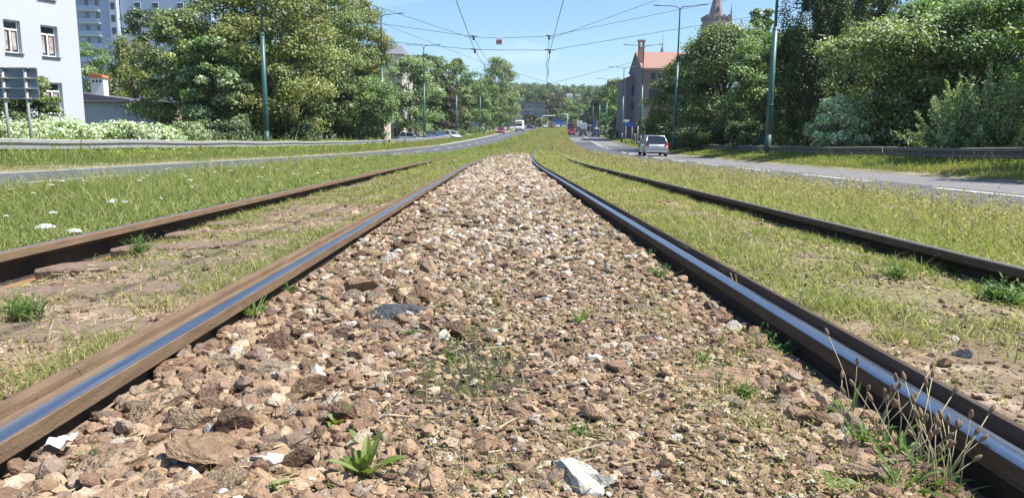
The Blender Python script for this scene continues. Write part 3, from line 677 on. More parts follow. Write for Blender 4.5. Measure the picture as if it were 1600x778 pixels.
wire('stay_wire', [P(860, 61, 41.3), P(1030, -1, 42), P(1201, -70, 42.8)], 'stay wire rising steeply to the upper right', rad=.011)
wire('stay_wire', [P(740, 61, 41.3), P(577, 7, 44), P(416, -60, 47)], 'stay wire rising steeply to the upper left', rad=.011)
wire('span_wire', [P(598, 38, 76), P(757, 99, 84), P(860, 131, 86), P(1000, 95, 86)], 'second cross span wire farther away', rad=.016)
# hangers (insulator, clamp)
M_INS = mat('insulator', (.06, .05, .05), .4)
for (u, v, lab) in ((742, 78, 'dark wire hanger over the left track, lower span'), (859, 79, 'dark wire hanger over the right track, lower span'), (740, 57.5, 'small insulator over the left track, upper span'), (858, 57, 'small insulator over the right track, upper span')):
    p = P(u, v, 41.3); t = thing('wire_hanger', lab, 'insulator', tuple(p)); k = 1 if v > 70 else .65
    MB().tube([(-.28*k, 0, .03), (-.1*k, 0, .03), (.28*k, 0, .0)], [.015, .035, .015], 8).build('bracket', M_INS, t, True)
    MB().tube([(0, 0, .03), (0, 0, -.04), (0, 0, -.08), (0, 0, -.14), (.0, 0, -.2)], [.03, .07, .04, .07, .02], 8).build('insulator', M_INS, t, True)
# loop of cable under the right hanger
a = P(859, 82, 41.3); wire('cable_loop', [a, P(858.5, 92, 41.6), P(854, 98, 42), P(853, 103, 42), P(857, 110, 42.5), P(857.5, 122, 43)], 'short curved jumper cable below the right wire hanger', 'cable', .012)
# square sign on the upper span
p = P(780, 59.5, 41.3); t = thing('hanging_sign', 'small square red and white sign hanging on the upper span wire', 'sign', tuple(p))
MB().box((0, 0, -.18), (.34, .02, .36), bev=.004).build('panel', M_WHITE, t)
MB().box((0, -.012, -.19), (.30, .006, .12)).build('red_band', mat('sign_red', (.42, .06, .10), .6), t)
MB().box((0, -.012, -.29), (.30, .006, .05)).build('blue_band', mat('sign_violet', (.16, .10, .25), .6), t)

# ------------------------------------------------------------------ facades
def facade_t(O, D, u, v):
    d = P(u, v, 50)-CAM; A = np.array([[d[0], -D[0]], [d[1], -D[1]]]); k, t = np.linalg.solve(A, np.array([O[0]-CAM[0], O[1]-CAM[1]]))
    return t, CAM[2]+k*d[2]
def holed_wall(O, D, N, t0, t1, z0, z1, holes, depth):
    """wall sheet with recessed openings; D along, N outward"""
    b = MB(); ts = sorted({t0, t1, *[h[0] for h in holes], *[h[1] for h in holes]}); zs = sorted({z0, z1, *[h[2] for h in holes], *[h[3] for h in holes]})
    pt = lambda t, z, k=0: (O[0]+D[0]*t-N[0]*k, O[1]+D[1]*t-N[1]*k, z)
    for a, c in zip(ts[:-1], ts[1:]):
        for e, g in zip(zs[:-1], zs[1:]):
            m_, n_ = (a+c)/2, (e+g)/2
            if any(h[0] < m_ < h[1] and h[2] < n_ < h[3] for h in holes): continue
            b.add([pt(a, e), pt(c, e), pt(c, g), pt(a, g)], [(0, 1, 2, 3)])
    for h in holes:
        a, c, e, g = h[:4]
        for q in (((a, e), (a, g)), ((c, e), (c, g)), ((a, e), (c, e)), ((a, g), (c, g))):
            b.add([pt(*q[0]), pt(*q[1]), pt(*q[1], depth), pt(*q[0], depth)], [(0, 1, 2, 3)])
        b.add([pt(a, e, depth), pt(c, e, depth), pt(c, g, depth), pt(a, g, depth)], [(0, 1, 2, 3)])
    return b
M_GLASS = mat('window_glass', (.03, .04, .05), .08, spec=.7)
M_GLASSB = mat('window_glass_blue', (.02, .05, .12), .15, spec=.7)
M_CURT = mat('curtain', (.33, .17, .12), .9, rgb2=(.5, .48, .45), vscale=3)
M_SILL = mat('sill', (.10, .09, .09), .6)
def rotbox(mb, O, D, N, t, z, k, dt, dz, dk, bev=0):
    """box centred at along t, up z, outward k"""
    ang = math.atan2(D[1], D[0]); c = (O[0]+D[0]*t+N[0]*k, O[1]+D[1]*t+N[1]*k, z); return mb.box(c, (dt, dk, dz), rz=ang, bev=bev)
def window(parent, O, D, N, h, depth, fm, fw=.07, style='two', curtain=False, sill=True, glass=None):
    a, c, e, g = h; W_, H_ = c-a, g-e; k = -depth+.05; m = MB()
    rotbox(m, O, D, N, a+fw/2, (e+g)/2, k, fw, H_, .07); rotbox(m, O, D, N, c-fw/2, (e+g)/2, k, fw, H_, .07)
    rotbox(m, O, D, N, (a+c)/2, e+fw/2, k, W_-2*fw, fw, .07); rotbox(m, O, D, N, (a+c)/2, g-fw/2, k, W_-2*fw, fw, .07)
    if style in ('two', 'tee'):
        zt = g-H_*.28 if style == 'tee' else g-fw
        rotbox(m, O, D, N, (a+c)/2, (e+fw+zt)/2, k+.003, fw*1.1, zt-e-fw, .075)
        if style == 'tee': rotbox(m, O, D, N, (a+c)/2, zt, k+.005, W_-2*fw, fw*1.1, .078)
    f = m.build('window', fm, parent)
    p = MB(); rotbox(p, O, D, N, (a+c)/2, (e+g)/2, k-.02, W_-2*fw, H_-2*fw, .01); p.build('pane', glass or M_GLASS, f)
    if curtain:
        p = MB(); rotbox(p, O, D, N, a+W_*.27, (e+g)/2-.1, k-.008, W_*.24, H_*.66, .006); rotbox(p, O, D, N, c-W_*.27, (e+g)/2-.1, k-.008, W_*.16, H_*.66, .006); p.build('curtain', M_CURT, f)
    if sill:
        p = MB(); rotbox(p, O, D, N, (a+c)/2, e-.03, .03, W_+.1, .05, .14); p.build('sill', M_SILL, f)
    return f
def nrm(x, y): l = math.hypot(x, y); return np.array([x/l, y/l])
M_PLA = mat('grey_render', (.50, .52, .565), .9, var=.035, vscale=.5)
# near left building
D = nrm(-.37, -.93); N = np.array([-D[1], D[0]]); O = P(134, 200, 45.4)[:2]; gz0 = gz(O[0], O[1])-.6
b1 = thing('apartment_house', 'tall plain light grey rendered house at the left edge with white framed windows', 'building', (0, 0, 0))
def hole(u0, u1, v0, v1):
    t1_, _ = facade_t(O, D, u0, (v0+v1)/2); t0_, _ = facade_t(O, D, u1, (v0+v1)/2); um = (u0+u1)/2
    return (min(t0_, t1_), max(t0_, t1_), facade_t(O, D, um, v1)[1], facade_t(O, D, um, v0)[1])
h1 = hole(7, 33, 32, 83); h2 = hole(65, 91, 41, 89); h3 = hole(80, 103, 130, 178)
dz = h2[3]-h3[3]
h4 = (h1[0], h1[1], h3[2], h3[3]); up1 = (h1[0], h1[1], h1[2]+dz, h1[3]+dz); up2 = (h2[0], h2[1], h2[2]+dz, h2[3]+dz)
holes = [h1, h2, (h2[0], h2[1], h3[2], h3[3]), h4, up1, up2]
holed_wall(O, D, N, 0, 17, gz0, gz0+17, holes, .32).build('wall', M_PLA, b1)
m = MB(); Q = O+D*17; back = [O, Q, Q-N*12, O-N*12]
V = [(p[0], p[1], zz) for zz in (gz0, gz0+17) for p in back]; m.add(V, [(1, 2, 6, 5), (2, 3, 7, 6), (3, 0, 4, 7)]); m.build('rear_wall', M_PLA, b1)
m = MB(); V = [(p[0], p[1], gz0+17.0) for p in back]+[((O-N*6)[0], (O-N*6)[1], gz0+20), ((Q-N*6)[0], (Q-N*6)[1], gz0+20)]; m.add(V, [(0, 1, 5, 4), (2, 3, 4, 5), (0, 4, 3), (1, 2, 5)]); m.build('roof', mat('grey_roof', (.16, .16, .17), .9), b1)
for h in holes: window(b1, O, D, N, h, .30, M_WHITE, .075, 'tee', curtain=True)
# low outbuilding with blue wall, pink end wall and chimney
b2 = thing('outbuilding', 'low flat roofed shed with pale blue wall, pink end wall and white chimney', 'building', (0, 0, 0))
Og = P(243, 200, 60)[:2]; Dg_ = nrm(-1, .02); Ng = np.array([Dg_[1], -Dg_[0]]); Ng = np.array([-.02, -1.])
zt = PZ(161, 190, 60); zb = gz(Og[0], 60)-.5; M_BLUE = mat('blue_wall', (.36, .44, .54), .9, var=.10, vscale=.8); M_PINK = mat('pink_wall', (.60, .45, .40), .9, var=.08, vscale=.8)
m = MB(); A_ = Og; B_ = Og+Dg_*7.2; m.add([(A_[0], A_[1], zb), (B_[0], B_[1], zb), (B_[0], B_[1], zt), (A_[0], A_[1], zt)], [(0, 1, 2, 3)]); C_ = B_+np.array([0, 9.]); m.add([(B_[0], B_[1], zb), (C_[0], C_[1], zb), (C_[0], C_[1], zt), (B_[0], B_[1], zt)], [(0, 1, 2, 3)]); m.build('blue_wall', M_BLUE, b2)
De = nrm(.0, 1.); E_ = Og+np.array([.4, 6.5]); m = MB(); m.add([(A_[0], A_[1], zb), (E_[0], E_[1], zb), (E_[0], E_[1], zt-.15), (A_[0], A_[1], zt)], [(0, 1, 2, 3)]); m.build('end_wall', M_PINK, b2)
m = MB(); m.box((Og[0]-3.4, Og[1]+3.9, zt+.06), (7.9, 8.6, .14), bev=.02); m.build('roof_slab', mat('tar_roof', (.13, .13, .14), .9), b2)
pc = P(157, 150, 64); m = MB(); m.prism([(pc[0]-2.2, zt+.13), (pc[0]+3.2, zt+.13), (pc[0]+3.2, zt+.35), (pc[0]-2.2, zt+1.0)], 62.5, 67.5, 'y'); rf = m.build('upper_roof', mat('tar_roof', (.13, .13, .14), .9), b2)
zc0, zc1 = PZ(150, 157, 64), PZ(128, 157, 64); m = MB(); m.box((pc[0], 64, (zc0+zc1)/2), (1.05, .8, zc1-zc0+.6), bev=.01); ch = m.build('chimney', M_WHITE, b2)
m = MB(); 
for q in (-.3, 0, .3): m.box((pc[0]+q, 63.6, zc1-.28+.3), (.16, .03, .22))
m.build('flue_opening', M_SILL, ch)
m = MB(); m.prism([(pc[0]-.62, zc1+.3), (pc[0]+.62, zc1+.3), (pc[0]+.45, zc1+.52), (pc[0]-.5, zc1+.66)], 63.5, 64.5, 'y'); m.build('chimney_cap', mat('clay', (.50, .16, .07), .85), ch)
m = MB()
for q in range(6): m.box((pc[0]-1.2+q*.35 if q < 4 else pc[0]+4.0+q*.3, 60.4, zt+.25), (.2, .3, .25), bev=.01)
m.build('brick_stub', mat('brick_red', (.30, .12, .08), .9), b2)
# climbing plant on the blue wall
n = 260; tx = rng.normal(0, 1, (n, 2)); Vl = []; 
c0 = P(223, 172, 59.9); pl = np.stack([c0[0]+tx[:, 0]*.9, np.full(n, 59.9), c0[2]+tx[:, 1]*.28-tx[:, 0]*.15], 1)
def leaf_quads(P_, sz, nrmv, colr, asp=.6):
    n = len(P_); a = rng.normal(size=(n, 3)); nrmv = nrmv/np.linalg.norm(nrmv, axis=1, keepdims=True)
    a -= (a*nrmv).sum(1, keepdims=True)*nrmv; a /= np.linalg.norm(a, axis=1, keepdims=True); b = np.cross(nrmv, a)
    s_ = sz[:, None]; V = np.stack([P_-a*s_*.5, P_-b*s_*asp*.5+a*s_*.05, P_+a*s_*.5, P_+b*s_*asp*.5+a*s_*.05], 1).reshape(-1, 3)
    return V, np.arange(4*n).reshape(n, 4), np.repeat(colr, 4, 0)
V, F, C = leaf_quads(pl, np.full(n, .16), rng.normal(size=(n, 3))+np.array([0, -1.5, 0]), np.array([[.06, .07, .035]])*rng.uniform(.6, 1.5, (n, 1)))
stuff('climbing_plant', npmesh('climbing_plant', V, F, C, M_LEAF), 'dry climbing plant on the blue shed wall', 'plant')
# high-rise
M_HR = mat('panel_blue', (.36, .44, .60), .9, var=.05, vscale=.2); M_HR2 = mat('panel_pale', (.46, .50, .60), .9, var=.05, vscale=.2)
b3 = thing('apartment_tower', 'blue and white panel tower block with balconies far behind the left trees', 'building', (0, 0, 0))
Oh = P(186, 200, 170)[:2]; Dh = np.array([-1., 0]); Nh = np.array([0, -1.]); zb = gz(Oh[0], 170)-2; zt = zb+46
pp = 170/1165.
hs = []
def hz(v, k=0): return PZ(v, 150, 170)
floors = [PZ(11+19.5*k, 150, 170) for k in range(-6, 9)]
for zf in floors:
    for (ua, ub) in ((127, 135), (148, 153), (163, 169)): hs.append(((186-ub)*pp, (186-ua)*pp, zf+.1, zf+1.5))
holed_wall(Oh, Dh, Nh, 0, 12, zb, zt, hs, .3).build('wall', M_HR, b3)
for h in hs: window(b3, Oh, Dh, Nh, h, .28, M_WHITE, .06, 'two', sill=False)
for zf in floors:
    m = MB(); rotbox(m, Oh, Dh, Nh, (186-155)*pp, zf-.95, .6, 4.8, .18, 1.2); bl = m.build('balcony', M_HR2, b3)
    m = MB(); rotbox(m, Oh, Dh, Nh, (186-155)*pp, zf-.40, 1.17, 4.8, .9, .05); rotbox(m, Oh, Dh, Nh, (186-155)*pp+2.38, zf-.40, .58, .05, .9, 1.1); m.build('balcony_panel', mat('balcony_blue', (.27, .36, .50), .8), bl)
m = MB(); m.box((Oh[0]+11.7, 178, (zb+zt)/2), (20, 14, zt-zb)); m.build('side_wing', M_HR, b3)
m = MB(); m.box((Oh[0]+.7, 170.4, (zb+zt)/2), (1.6, 1.4, zt-zb)); m.build('stair_panel', M_HR2, b3)
for zf in floors:
    m = MB(); m.box((Oh[0]+.7, 169.69, zf+.2), (.9, .02, 1.4)); m.build('stair_window', M_GLASS, b3)
    for q in (5.5, 9.5, 15): m = MB(); m.box((Oh[0]+q, 170.98, zf+.6), (1.5, .06, 1.3), bev=.01); f = m.build('window', M_WHITE, b3); MB().box((Oh[0]+q, 170.94, zf+.6), (1.3, .03, 1.1)).build('pane', M_GLASS, f)
m = MB(); m.box((Oh[0]-5.95, 176, (zb+zt)/2-.01), (11.9, 11.5, zt-zb-.04)); m.build('core_wall', M_HR, b3)
# cream house behind the left trees
def simple_house(u0, u1, Y, vtop, label, wallm, roofm, nw, nf, name='house', depth=10, roofh=1.6, zbase=None, winw=1.1, winh=1.4, flat=False, glass=None, framem=None):
    x0, x1 = PX(u0, Y), PX(u1, Y); zb = gz((x0+x1)/2, Y)-.5 if zbase is None else zbase; ze = PZ(vtop, (u0+u1)/2, Y); t = thing(name, label, 'building', (x0, Y, zb)); W_ = x1-x0; H_ = ze-zb
    Ol = np.array([0., 0.]); Dl = np.array([1., 0.]); Nl = np.array([0., -1.]); hs = []
    for f in range(nf):
        for w_ in range(nw):
            cx_ = W_*(w_+.5)/nw; cz = H_*(f+.55)/nf; ww = min(winw, W_/nw*.7); wh = min(winh, H_/nf*.62); hs.append((cx_-ww/2, cx_+ww/2, cz-wh/2, cz+wh/2))
    holed_wall(Ol, Dl, Nl, 0, W_, 0, H_, hs, .2).build('wall', wallm, t)
    MB().add([(0, 0, 0), (0, depth, 0), (W_, depth, 0), (W_, 0, 0), (0, 0, H_), (0, depth, H_), (W_, depth, H_), (W_, 0, H_)], [(0, 1, 5, 4), (1, 2, 6, 5), (2, 3, 7, 6)]).build('rear_wall', wallm, t)
    for h in hs: window(t, Ol, Dl, Nl, h, .18, framem or M_WHITE, .06, 'two', sill=False, glass=glass)
    e = .25
    if flat: MB().box((W_/2, depth/2, H_+.12), (W_+.3, depth+.3, .24), bev=.02).build('roof', roofm, t)
    else: MB().add([(-e, -e, H_), (W_+e, -e, H_), (W_+e, depth+e, H_), (-e, depth+e, H_), (W_*.06, depth/2, H_+roofh), (W_*.94, depth/2, H_+roofh)], [(0, 1, 5, 4), (1, 2, 5), (2, 3, 4, 5), (3, 0, 4), (3, 2, 1, 0)]).build('roof', roofm, t)
    return t
M_CREAM = mat('cream_wall', (.60, .55, .50), .9, var=.06, vscale=.5); M_GROOF = mat('slate', (.17, .17, .19), .8)
simple_house(470, 629, 112, 84, 'cream apartment house half hidden behind the left trees', M_CREAM, M_GROOF, 9, 4, 'apartment_house', roofh=2.0, depth=14)
simple_house(525, 600, 84, 172, 'low pink and white building seen under the left trees', M_PINK, M_GROOF, 5, 1, 'pavilion', roofh=.8, depth=5, winw=.9, winh=2.2)
# brick house with orange roof
M_BRK = mat('brick', (.235, .165, .155), .95, var=.14, vscale=1.4, rgb2=(.20, .15, .15)); M_TILE = mat('orange_tile', (.34, .195, .155), .85, var=.10, vscale=2.5); M_BRKD = mat('brick_shaded', (.19, .17, .21), .95, var=.1, vscale=1.2)  # last one: brick made bluish and darker, left side's shade in the colour
b4 = thing('brick_house', 'brown brick building with orange tiled roof and tall chimney right of the road', 'building', (0, 0, 0))
Y4 = 124.; Ob = P(1000, 200, Y4)[:2]; zb = gz(Ob[0], Y4)-.5; ze = PZ(106, 1020, Y4); zr_ = PZ(82, 1020, Y4+6)
Db = np.array([1., 0]); Nb = np.array([0, -1.]); q4 = Y4/1165.
hs = [((a-1000)*q4, (b-1000)*q4, PZ(vb, a, Y4), PZ(va, a, Y4)) for (a, b, va, vb) in ((1014, 1021, 114, 124), (1025, 1031, 114, 124), (1012, 1030, 140, 156), (1014, 1019, 170, 182), (1036, 1041, 114, 124), (1036, 1043, 140, 156), (1026, 1031, 170, 182), (1050, 1056, 114, 124), (1050, 1056, 140, 156))]
holed_wall(Ob, Db, Nb, 0, 9, zb, ze, hs, .3).build('wall', M_BRK, b4)
for h in hs: window(b4, Ob, Db, Nb, h, .28, M_SILL, .09, 'tee', glass=M_GLASSB)
m = MB(); m.add([(Ob[0], Y4, zb), (Ob[0], Y4+12, zb), (Ob[0], Y4+12, ze), (Ob[0], Y4, ze), (Ob[0], Y4+6, zr_)], [(0, 1, 2, 4, 3)]); m.build('gable_wall', M_BRKD, b4); m = MB(); m.add([(Ob[0]+9, Y4, zb), (Ob[0]+9, Y4+12, zb), (Ob[0]+9, Y4+12, ze), (Ob[0]+9, Y4, ze), (Ob[0]+9, Y4+6, zr_)], [(0, 1, 2, 4, 3)]); m.build('gable_wall', M_BRKD, b4)
m = MB(); m.add([(Ob[0]-.2, Y4-.4, ze-.1), (Ob[0]+9.2, Y4-.4, ze-.1), (Ob[0]+9.2, Y4+6, zr_+.05), (Ob[0]-.2, Y4+6, zr_+.05), (Ob[0]+9.2, Y4+12.4, ze-.1), (Ob[0]-.2, Y4+12.4, ze-.1)], [(0, 1, 2, 3), (3, 2, 4, 5)]); r4 = m.build('roof', M_TILE, b4); so_ = r4.modifiers.new('t', 'SOLIDIFY'); so_.thickness = .15
m = MB(); m.box((Ob[0]+4.5, Y4-.15, ze-.28), (9.1, .3, .3), bev=.03); m.build('cornice', mat('stone_trim', (.40, .33, .30), .9), b4)
zc0, zc1 = PZ(86, 1001, Y4+2), PZ(65, 1001, Y4+2); cx4 = P(1002, 75, Y4+2)[0]
m = MB(); m.box((cx4, Y4+2, (zc0+zc1)/2-1.1), (.95, .9, (zc1-zc0)*.55+1.2), bev=.02)
for sd in (-1, 1): m.box((cx4+sd*.34, Y4+2, zc1-.6), (.26, .9, 1.1))
m.box((cx4, Y4+2, zc1+.08), (1.25, 1.1, .28), bev=.03); m.build('chimney', mat('brick_pink', (.42, .24, .20), .9), b4)
m = MB(); xw0, xw1 = PX(976, 131), PX(1000, 131)+.5; zw = PZ(123, 985, 131); m.box(((xw0+xw1)/2, 136, (zb+zw)/2), (xw1-xw0, 10, zw-zb)); wg = m.build('side_wing', M_BRKD, b4)
m = MB(); m.add([(xw0-.2, 130.8, zw), (xw1+.2, 130.8, zw), (xw1+.2, 141, zw), (xw0-.2, 141, zw), (xw1, 134, zw+1.6), (xw1, 138, zw+1.6)], [(0, 1, 4), (1, 2, 5, 4), (2, 3, 5), (3, 0, 4, 5)]); m.build('wing_roof', M_TILE, b4)
for (a, b, va, vb) in ((984, 990, 135, 150), (984, 990, 160, 172), (992, 997, 135, 150)):
    xa, xb = PX(a, 131), PX(b, 131); za, zb_ = PZ(vb, a, 131), PZ(va, a, 131); f = MB().box(((xa+xb)/2, 130.97, (za+zb_)/2), (xb-xa, .08, zb_-za), bev=.01).build('window', M_SILL, b4); MB().box(((xa+xb)/2, 130.92, (za+zb_)/2), (xb-xa-.15, .03, zb_-za-.15)).build('pane', M_GLASSB, f)
# church tower
M_SPI = mat('spire_stone', (.27, .21, .22), .9, var=.12, vscale=.6)
b5 = thing('church_tower', 'dark brick church tower with pointed spire rising behind the right trees', 'tower', (0, 0, 0))
Y5 = 210.; c5 = P(1117, 60, Y5); z1_ = PZ(27, 1117, Y5); z0_ = PZ(58, 1117, Y5); zt_ = PZ(-28, 1117, Y5); zb = gz(c5[0], Y5)
MB().box((c5[0], Y5, (zb+z1_)/2-1), (6.6, 6.6, z1_-zb+2-3.4), bev=.1).build('tower', M_SPI, b5)
m = MB(); m.box((c5[0], Y5, z1_-1.5), (6.0, 6.0, 2.6))
for i_ in range(5):
    for j_ in (-3.1, 3.1): m.box((c5[0]-2.8+i_*1.4, Y5+j_, z1_-.3), (.8, .5, 1.0)); m.box((c5[0]+j_, Y5-2.8+i_*1.4, z1_-.3), (.5, .8, 1.0))
m.build('battlement', M_SPI, b5)
m = MB(); k = 8; V = [(c5[0]+2.15*cos(a+pi/8), Y5+2.15*sin(a+pi/8), z1_-.2) for a in np.arange(0, 2*pi-.01, pi/4)]+[(c5[0], Y5, zt_)]; m.add(V, [(i_, (i_+1) % 8, 8) for i_ in range(8)]+[tuple(range(7, -1, -1))]); m.build('spire', M_SPI, b5)
m = MB(); m.prism([(c5[0]-.5, z1_+1.5), (c5[0]+.5, z1_+1.5), (c5[0], z1_+2.6)], Y5-1.95, Y5-1.2, 'y'); m.build('dormer', M_SILL, b5)
for (uu, vt, lb) in ((1134, 4, 0), (1101, 26, 0)):
    x_ = PX(uu, Y5); zz = PZ(vt, uu, Y5); m = MB(); V = [(x_+.55*cos(a), Y5+1+.55*sin(a), z1_-1.5) for a in np.arange(0, 2*pi-.01, pi/3)]+[(x_, Y5+1, zz)]; m.add(V, [(i_, (i_+1) % 6, 6) for i_ in range(6)]); m.build('turret', M_SPI, b5)
x_, zz = P(1035, 72, 260)[0], PZ(70, 1035, 260); t = thing('small_spire', 'thin dark slate spire just above the orange roof ridge', 'spire', (x_, 260, zz-14))
m = MB(); m.box((0, 0, 4), (2.4, 2.4, 10)).build('turret_base', M_BRKD, t); m = MB(); m.tube([(0, 0, 9), (0, 0, 10.5), (0, 0, 13.2), (0, 0, 14)], [1.3, 1.0, .2, .05], 8).build('spire', M_GROOF, t); MB().tube([(0, 0, 13.5), (0, 0, 17.5)], .06, 5).build('finial', M_WIRE, t)
# dark modern building at the far left end
M_DKW = mat('dark_cladding', (.08, .10, .14), .6, var=.1, vscale=.2)
simple_house(806, 820, 330, 151, 'dark blue glazed tower part of the far office block', M_DKW, M_DKW, 3, 5, 'office_tower', depth=9, flat=True, glass=M_GLASSB, winw=1.1, winh=2.1)
simple_house(818, 851, 328, 161, 'grey upper block of the far offices behind the camper van', mat('grey_clad', (.17, .18, .20), .7), M_DKW, 6, 3, 'office_block', depth=12, flat=True, glass=M_GLASS, winw=1.0, winh=1.6)
simple_house(788, 833, 312, 172, 'long low office front with blue window bands on the far left', mat('blue_clad', (.10, .13, .19), .7), M_CONC, 7, 2, 'office_block', depth=11, flat=True, glass=M_GLASSB, winw=2.6, winh=2.2)
for (u, v, wdt, Y, lab, cc_) in ((889, 150, 10, 700, 'white gabled house on the wooded far hill', M_WHITE), (903, 151, 9, 720, 'pale house right of the white gabled one on the far hill', M_CREAM), (935, 153, 12, 730, 'long pale low house on the hill right of the poplar', M_CREAM), (863, 150, 6, 690, 'small pale house at the left of the far hill', M_CREAM)):
    x0 = PX(u-wdt/2, Y); zz = PZ(v+6, u, Y)
    simple_house(u-wdt/2, u+wdt/2, Y, v, lab, cc_, M_GROOF, 3, 1, 'house', depth=8, roofh=2.5, zbase=zz-2)

# ------------------------------------------------------------------ trees
G1 = [(.125, .175, .04), (.17, .22, .058), (.085, .13, .032), (.24, .28, .10)]
G2 = [(.05, .085, .025), (.07, .11, .032), (.035, .062, .02), (.11, .15, .055)]
G3 = [(.11, .19, .045), (.15, .235, .06), (.075, .135, .035), (.21, .29, .10)]
GY = [(.18, .20, .045), (.22, .235, .06), (.12, .15, .035), (.27, .26, .09)]
GPU = [(.075, .05, .04), (.10, .07, .05), (.06, .055, .035), (.08, .09, .04)]
PALE = (.50, .56, .38)
def blobs_in(h, r, cb, n, rs, shape='round'):
    out = []
    for _ in range(n):
        t = rs.random()**.85; a = rs.uniform(0, 2*pi)
        if shape == 'round': pr = math.sqrt(max(0, 1-(2*(t*.94+.03)-1)**2))**.8*(1.05-.25*t)
        elif shape == 'column': pr = (min(1, t*5)*(1-t)**.45)*.9+.08
        elif shape == 'cone': pr = (1-t)*.95+.08
        elif shape == 'droop': pr = math.sqrt(max(0, 1-(t*.98)**2.4))
        elif shape == 'spread': pr = (.45+.9*t)*(1 if t < .7 else math.sqrt(max(0, 1-((t-.7)/.32)**2)))
        q = r*pr*(.35+.65*rs.random()**.55)*rs.uniform(.85, 1.12)
        out.append((q*cos(a), q*sin(a), cb+(h-cb)*t*.96))
    return out
def make_tree(name, label, X, Y, h, r, cb=None, pal=G1, leaf=.2, nb=60, nl=380, seed=0, shape='round', pale=.1, br=None, trunk=.16, mt=None, group=None, stems=1, cat_='tree', zg=None, up_b=.7, parts=True, offx=0):
    rs = np.random.default_rng(1000+seed); zg = gz(X, Y)-.1 if zg is None else zg; cb = h*.22 if cb is None else cb
    t = thing(name, label, cat_, (X, Y, zg), group=group)
    bl = blobs_in(h, r, cb, nb, rs, shape); br = br or r*.24
    Ps = []; Ns = []; Cs = []; Ss = []
    pal = np.array(pal)
    for (bx, by, bz) in bl:
        n = int(nl*rs.uniform(.6, 1.4)); d = rs.normal(size=(n, 3)); d /= np.linalg.norm(d, axis=1, keepdims=True); d[:, 2] = np.where(d[:, 2] < -.3, -d[:, 2], d[:, 2])
        R_ = br*rs.uniform(.65, 1.35); q = rs.random(n)[:, None]**.4
        sc_ = np.array([1.15, 1.15, .7]) if shape != 'droop' else np.array([.55, .55, 1.9])
        p = np.array([bx, by, bz])+d*q*R_*sc_+rs.normal(0, R_*.16, (n, 3))
        Ps.append(p); Ns.append(d*.7+np.array([.40, -.25, up_b*.65])+rs.normal(0, .6, (n, 3)))
        tone = rs.uniform(.75, 1.3); c = pal[rs.choice(len(pal), n, p=[.35, .3, .2, .15])]*tone*rs.uniform(.75, 1.25, (n, 1))
        isp = rs.random(n) < pale*rs.uniform(.2, 1.8); c = np.where(isp[:, None], np.array(PALE)*rs.uniform(.6, 1.1, (n, 1)), c)
        Cs.append(c); Ss.append(leaf*rs.uniform(.6, 1.4, n))
    P_ = np.concatenate(Ps); P_[:, 2] = np.maximum(P_[:, 2], .1)
    V, F, C = leaf_quads(P_, np.concatenate(Ss), np.concatenate(Ns), np.concatenate(Cs), .62)
    link('crown', npmesh('crown', V, F, C, mt or M_LEAF), t)
    m = MB()
    for s_ in range(stems):
        ox = (s_-(stems-1)/2)*trunk*3.2; lean = (s_-(stems-1)/2)*.5
        hh = h*.72; n = 8; pts = [(ox+lean*(i_/n)*1.5+rs.normal(0, trunk*.25)*(i_ > 0), rs.normal(0, trunk*.25)*(i_ > 0), hh*i_/n) for i_ in range(n+1)]
        m.tube(pts, [trunk*(1.25 if i_ == 0 else 1)*(1-.85*i_/n)+.01 for i_ in range(n+1)], 8)
        for (bx, by, bz) in bl[s_::max(1, stems*2)]:
            i_ = int(np.clip((bz*.62)/hh*n, 1, n-1)); p0 = Vector(pts[i_]); p1 = Vector((bx, by, bz)); mid = (p0+p1)/2+Vector((rs.normal(0, .15), rs.normal(0, .15), (p1-p0).length*.08)); rr_ = trunk*(1-.85*i_/n)*.55
            m.tube([p0, mid, p1], [rr_, rr_*.6, rr_*.15+.008], 5, cap=False)
    m.build('trunk', M_BARK, t, True)
    return t
sd = [0]
def T(u, Y, vtop, r, label, name='tree', off=0, **k):
    sd[0] += 1; X = PX(u, Y); zg = gz(X, Y)-.1; h = PZ(vtop, u, Y)-zg-min(.8, .10*r)
    return make_tree(name, label, X, Y, h, r, seed=sd[0], **k)
# left near mass
T(150, 92, 62, 3.4, 'mid green tree between the grey house and the blue tower', pal=G3, leaf=.26, nb=50, nl=230, cb=1)
T(214, 80, 66, 3.6, 'yellowish green soft willow behind the shed', 'willow', pal=GY, leaf=.2, nb=70, nl=260, cb=1.0, shape='droop')
T(232, 100, 10, 3.4, 'dark round topped tree in front of the blue tower', pal=G2, leaf=.28, nb=60, nl=260, cb=4)
T(300, 57, 5, 3.5, 'leftmost of the big leafy trees behind the left guardrail', 'maple', pal=G1, nb=90, nl=420, cb=.8, pale=.16, trunk=.15, stems=2)
T(338, 54, 52, 2.4, 'silvery leaved lower tree left of the nearest left mast', 'poplar', pal=G3, nb=70, nl=380, cb=.4, pale=.38, trunk=.1)
T(362, 60, -40, 4.6, 'tall bushy tree just left of the nearest left mast', 'maple', pal=G1, nb=100, nl=420, cb=1.2, pale=.12, stems=2)
T(440, 58, -52, 4.6, 'tall bushy tree just right of the nearest left mast', 'maple', pal=GY, nb=105, nl=420, cb=1.6, pale=.12, stems=3)
T(505, 71, -40, 4.9, 'olive green tall tree with several dark stems', 'maple', pal=G1, nb=100, nl=420, cb=2.2, pale=.10, stems=3)
T(560, 79, -10, 3.6, 'rightmost tall tree of the left group, ragged against the sky', 'maple', pal=GY, nb=95, nl=400, cb=2.0, pale=.1, stems=2)
T(570, 74, 118, 3.3, 'low feathery bright green acacia under the tall trees', 'acacia', pal=G3, leaf=.18, nb=70, nl=420, cb=1.0, pale=.2, shape='spread', trunk=.09, stems=2)
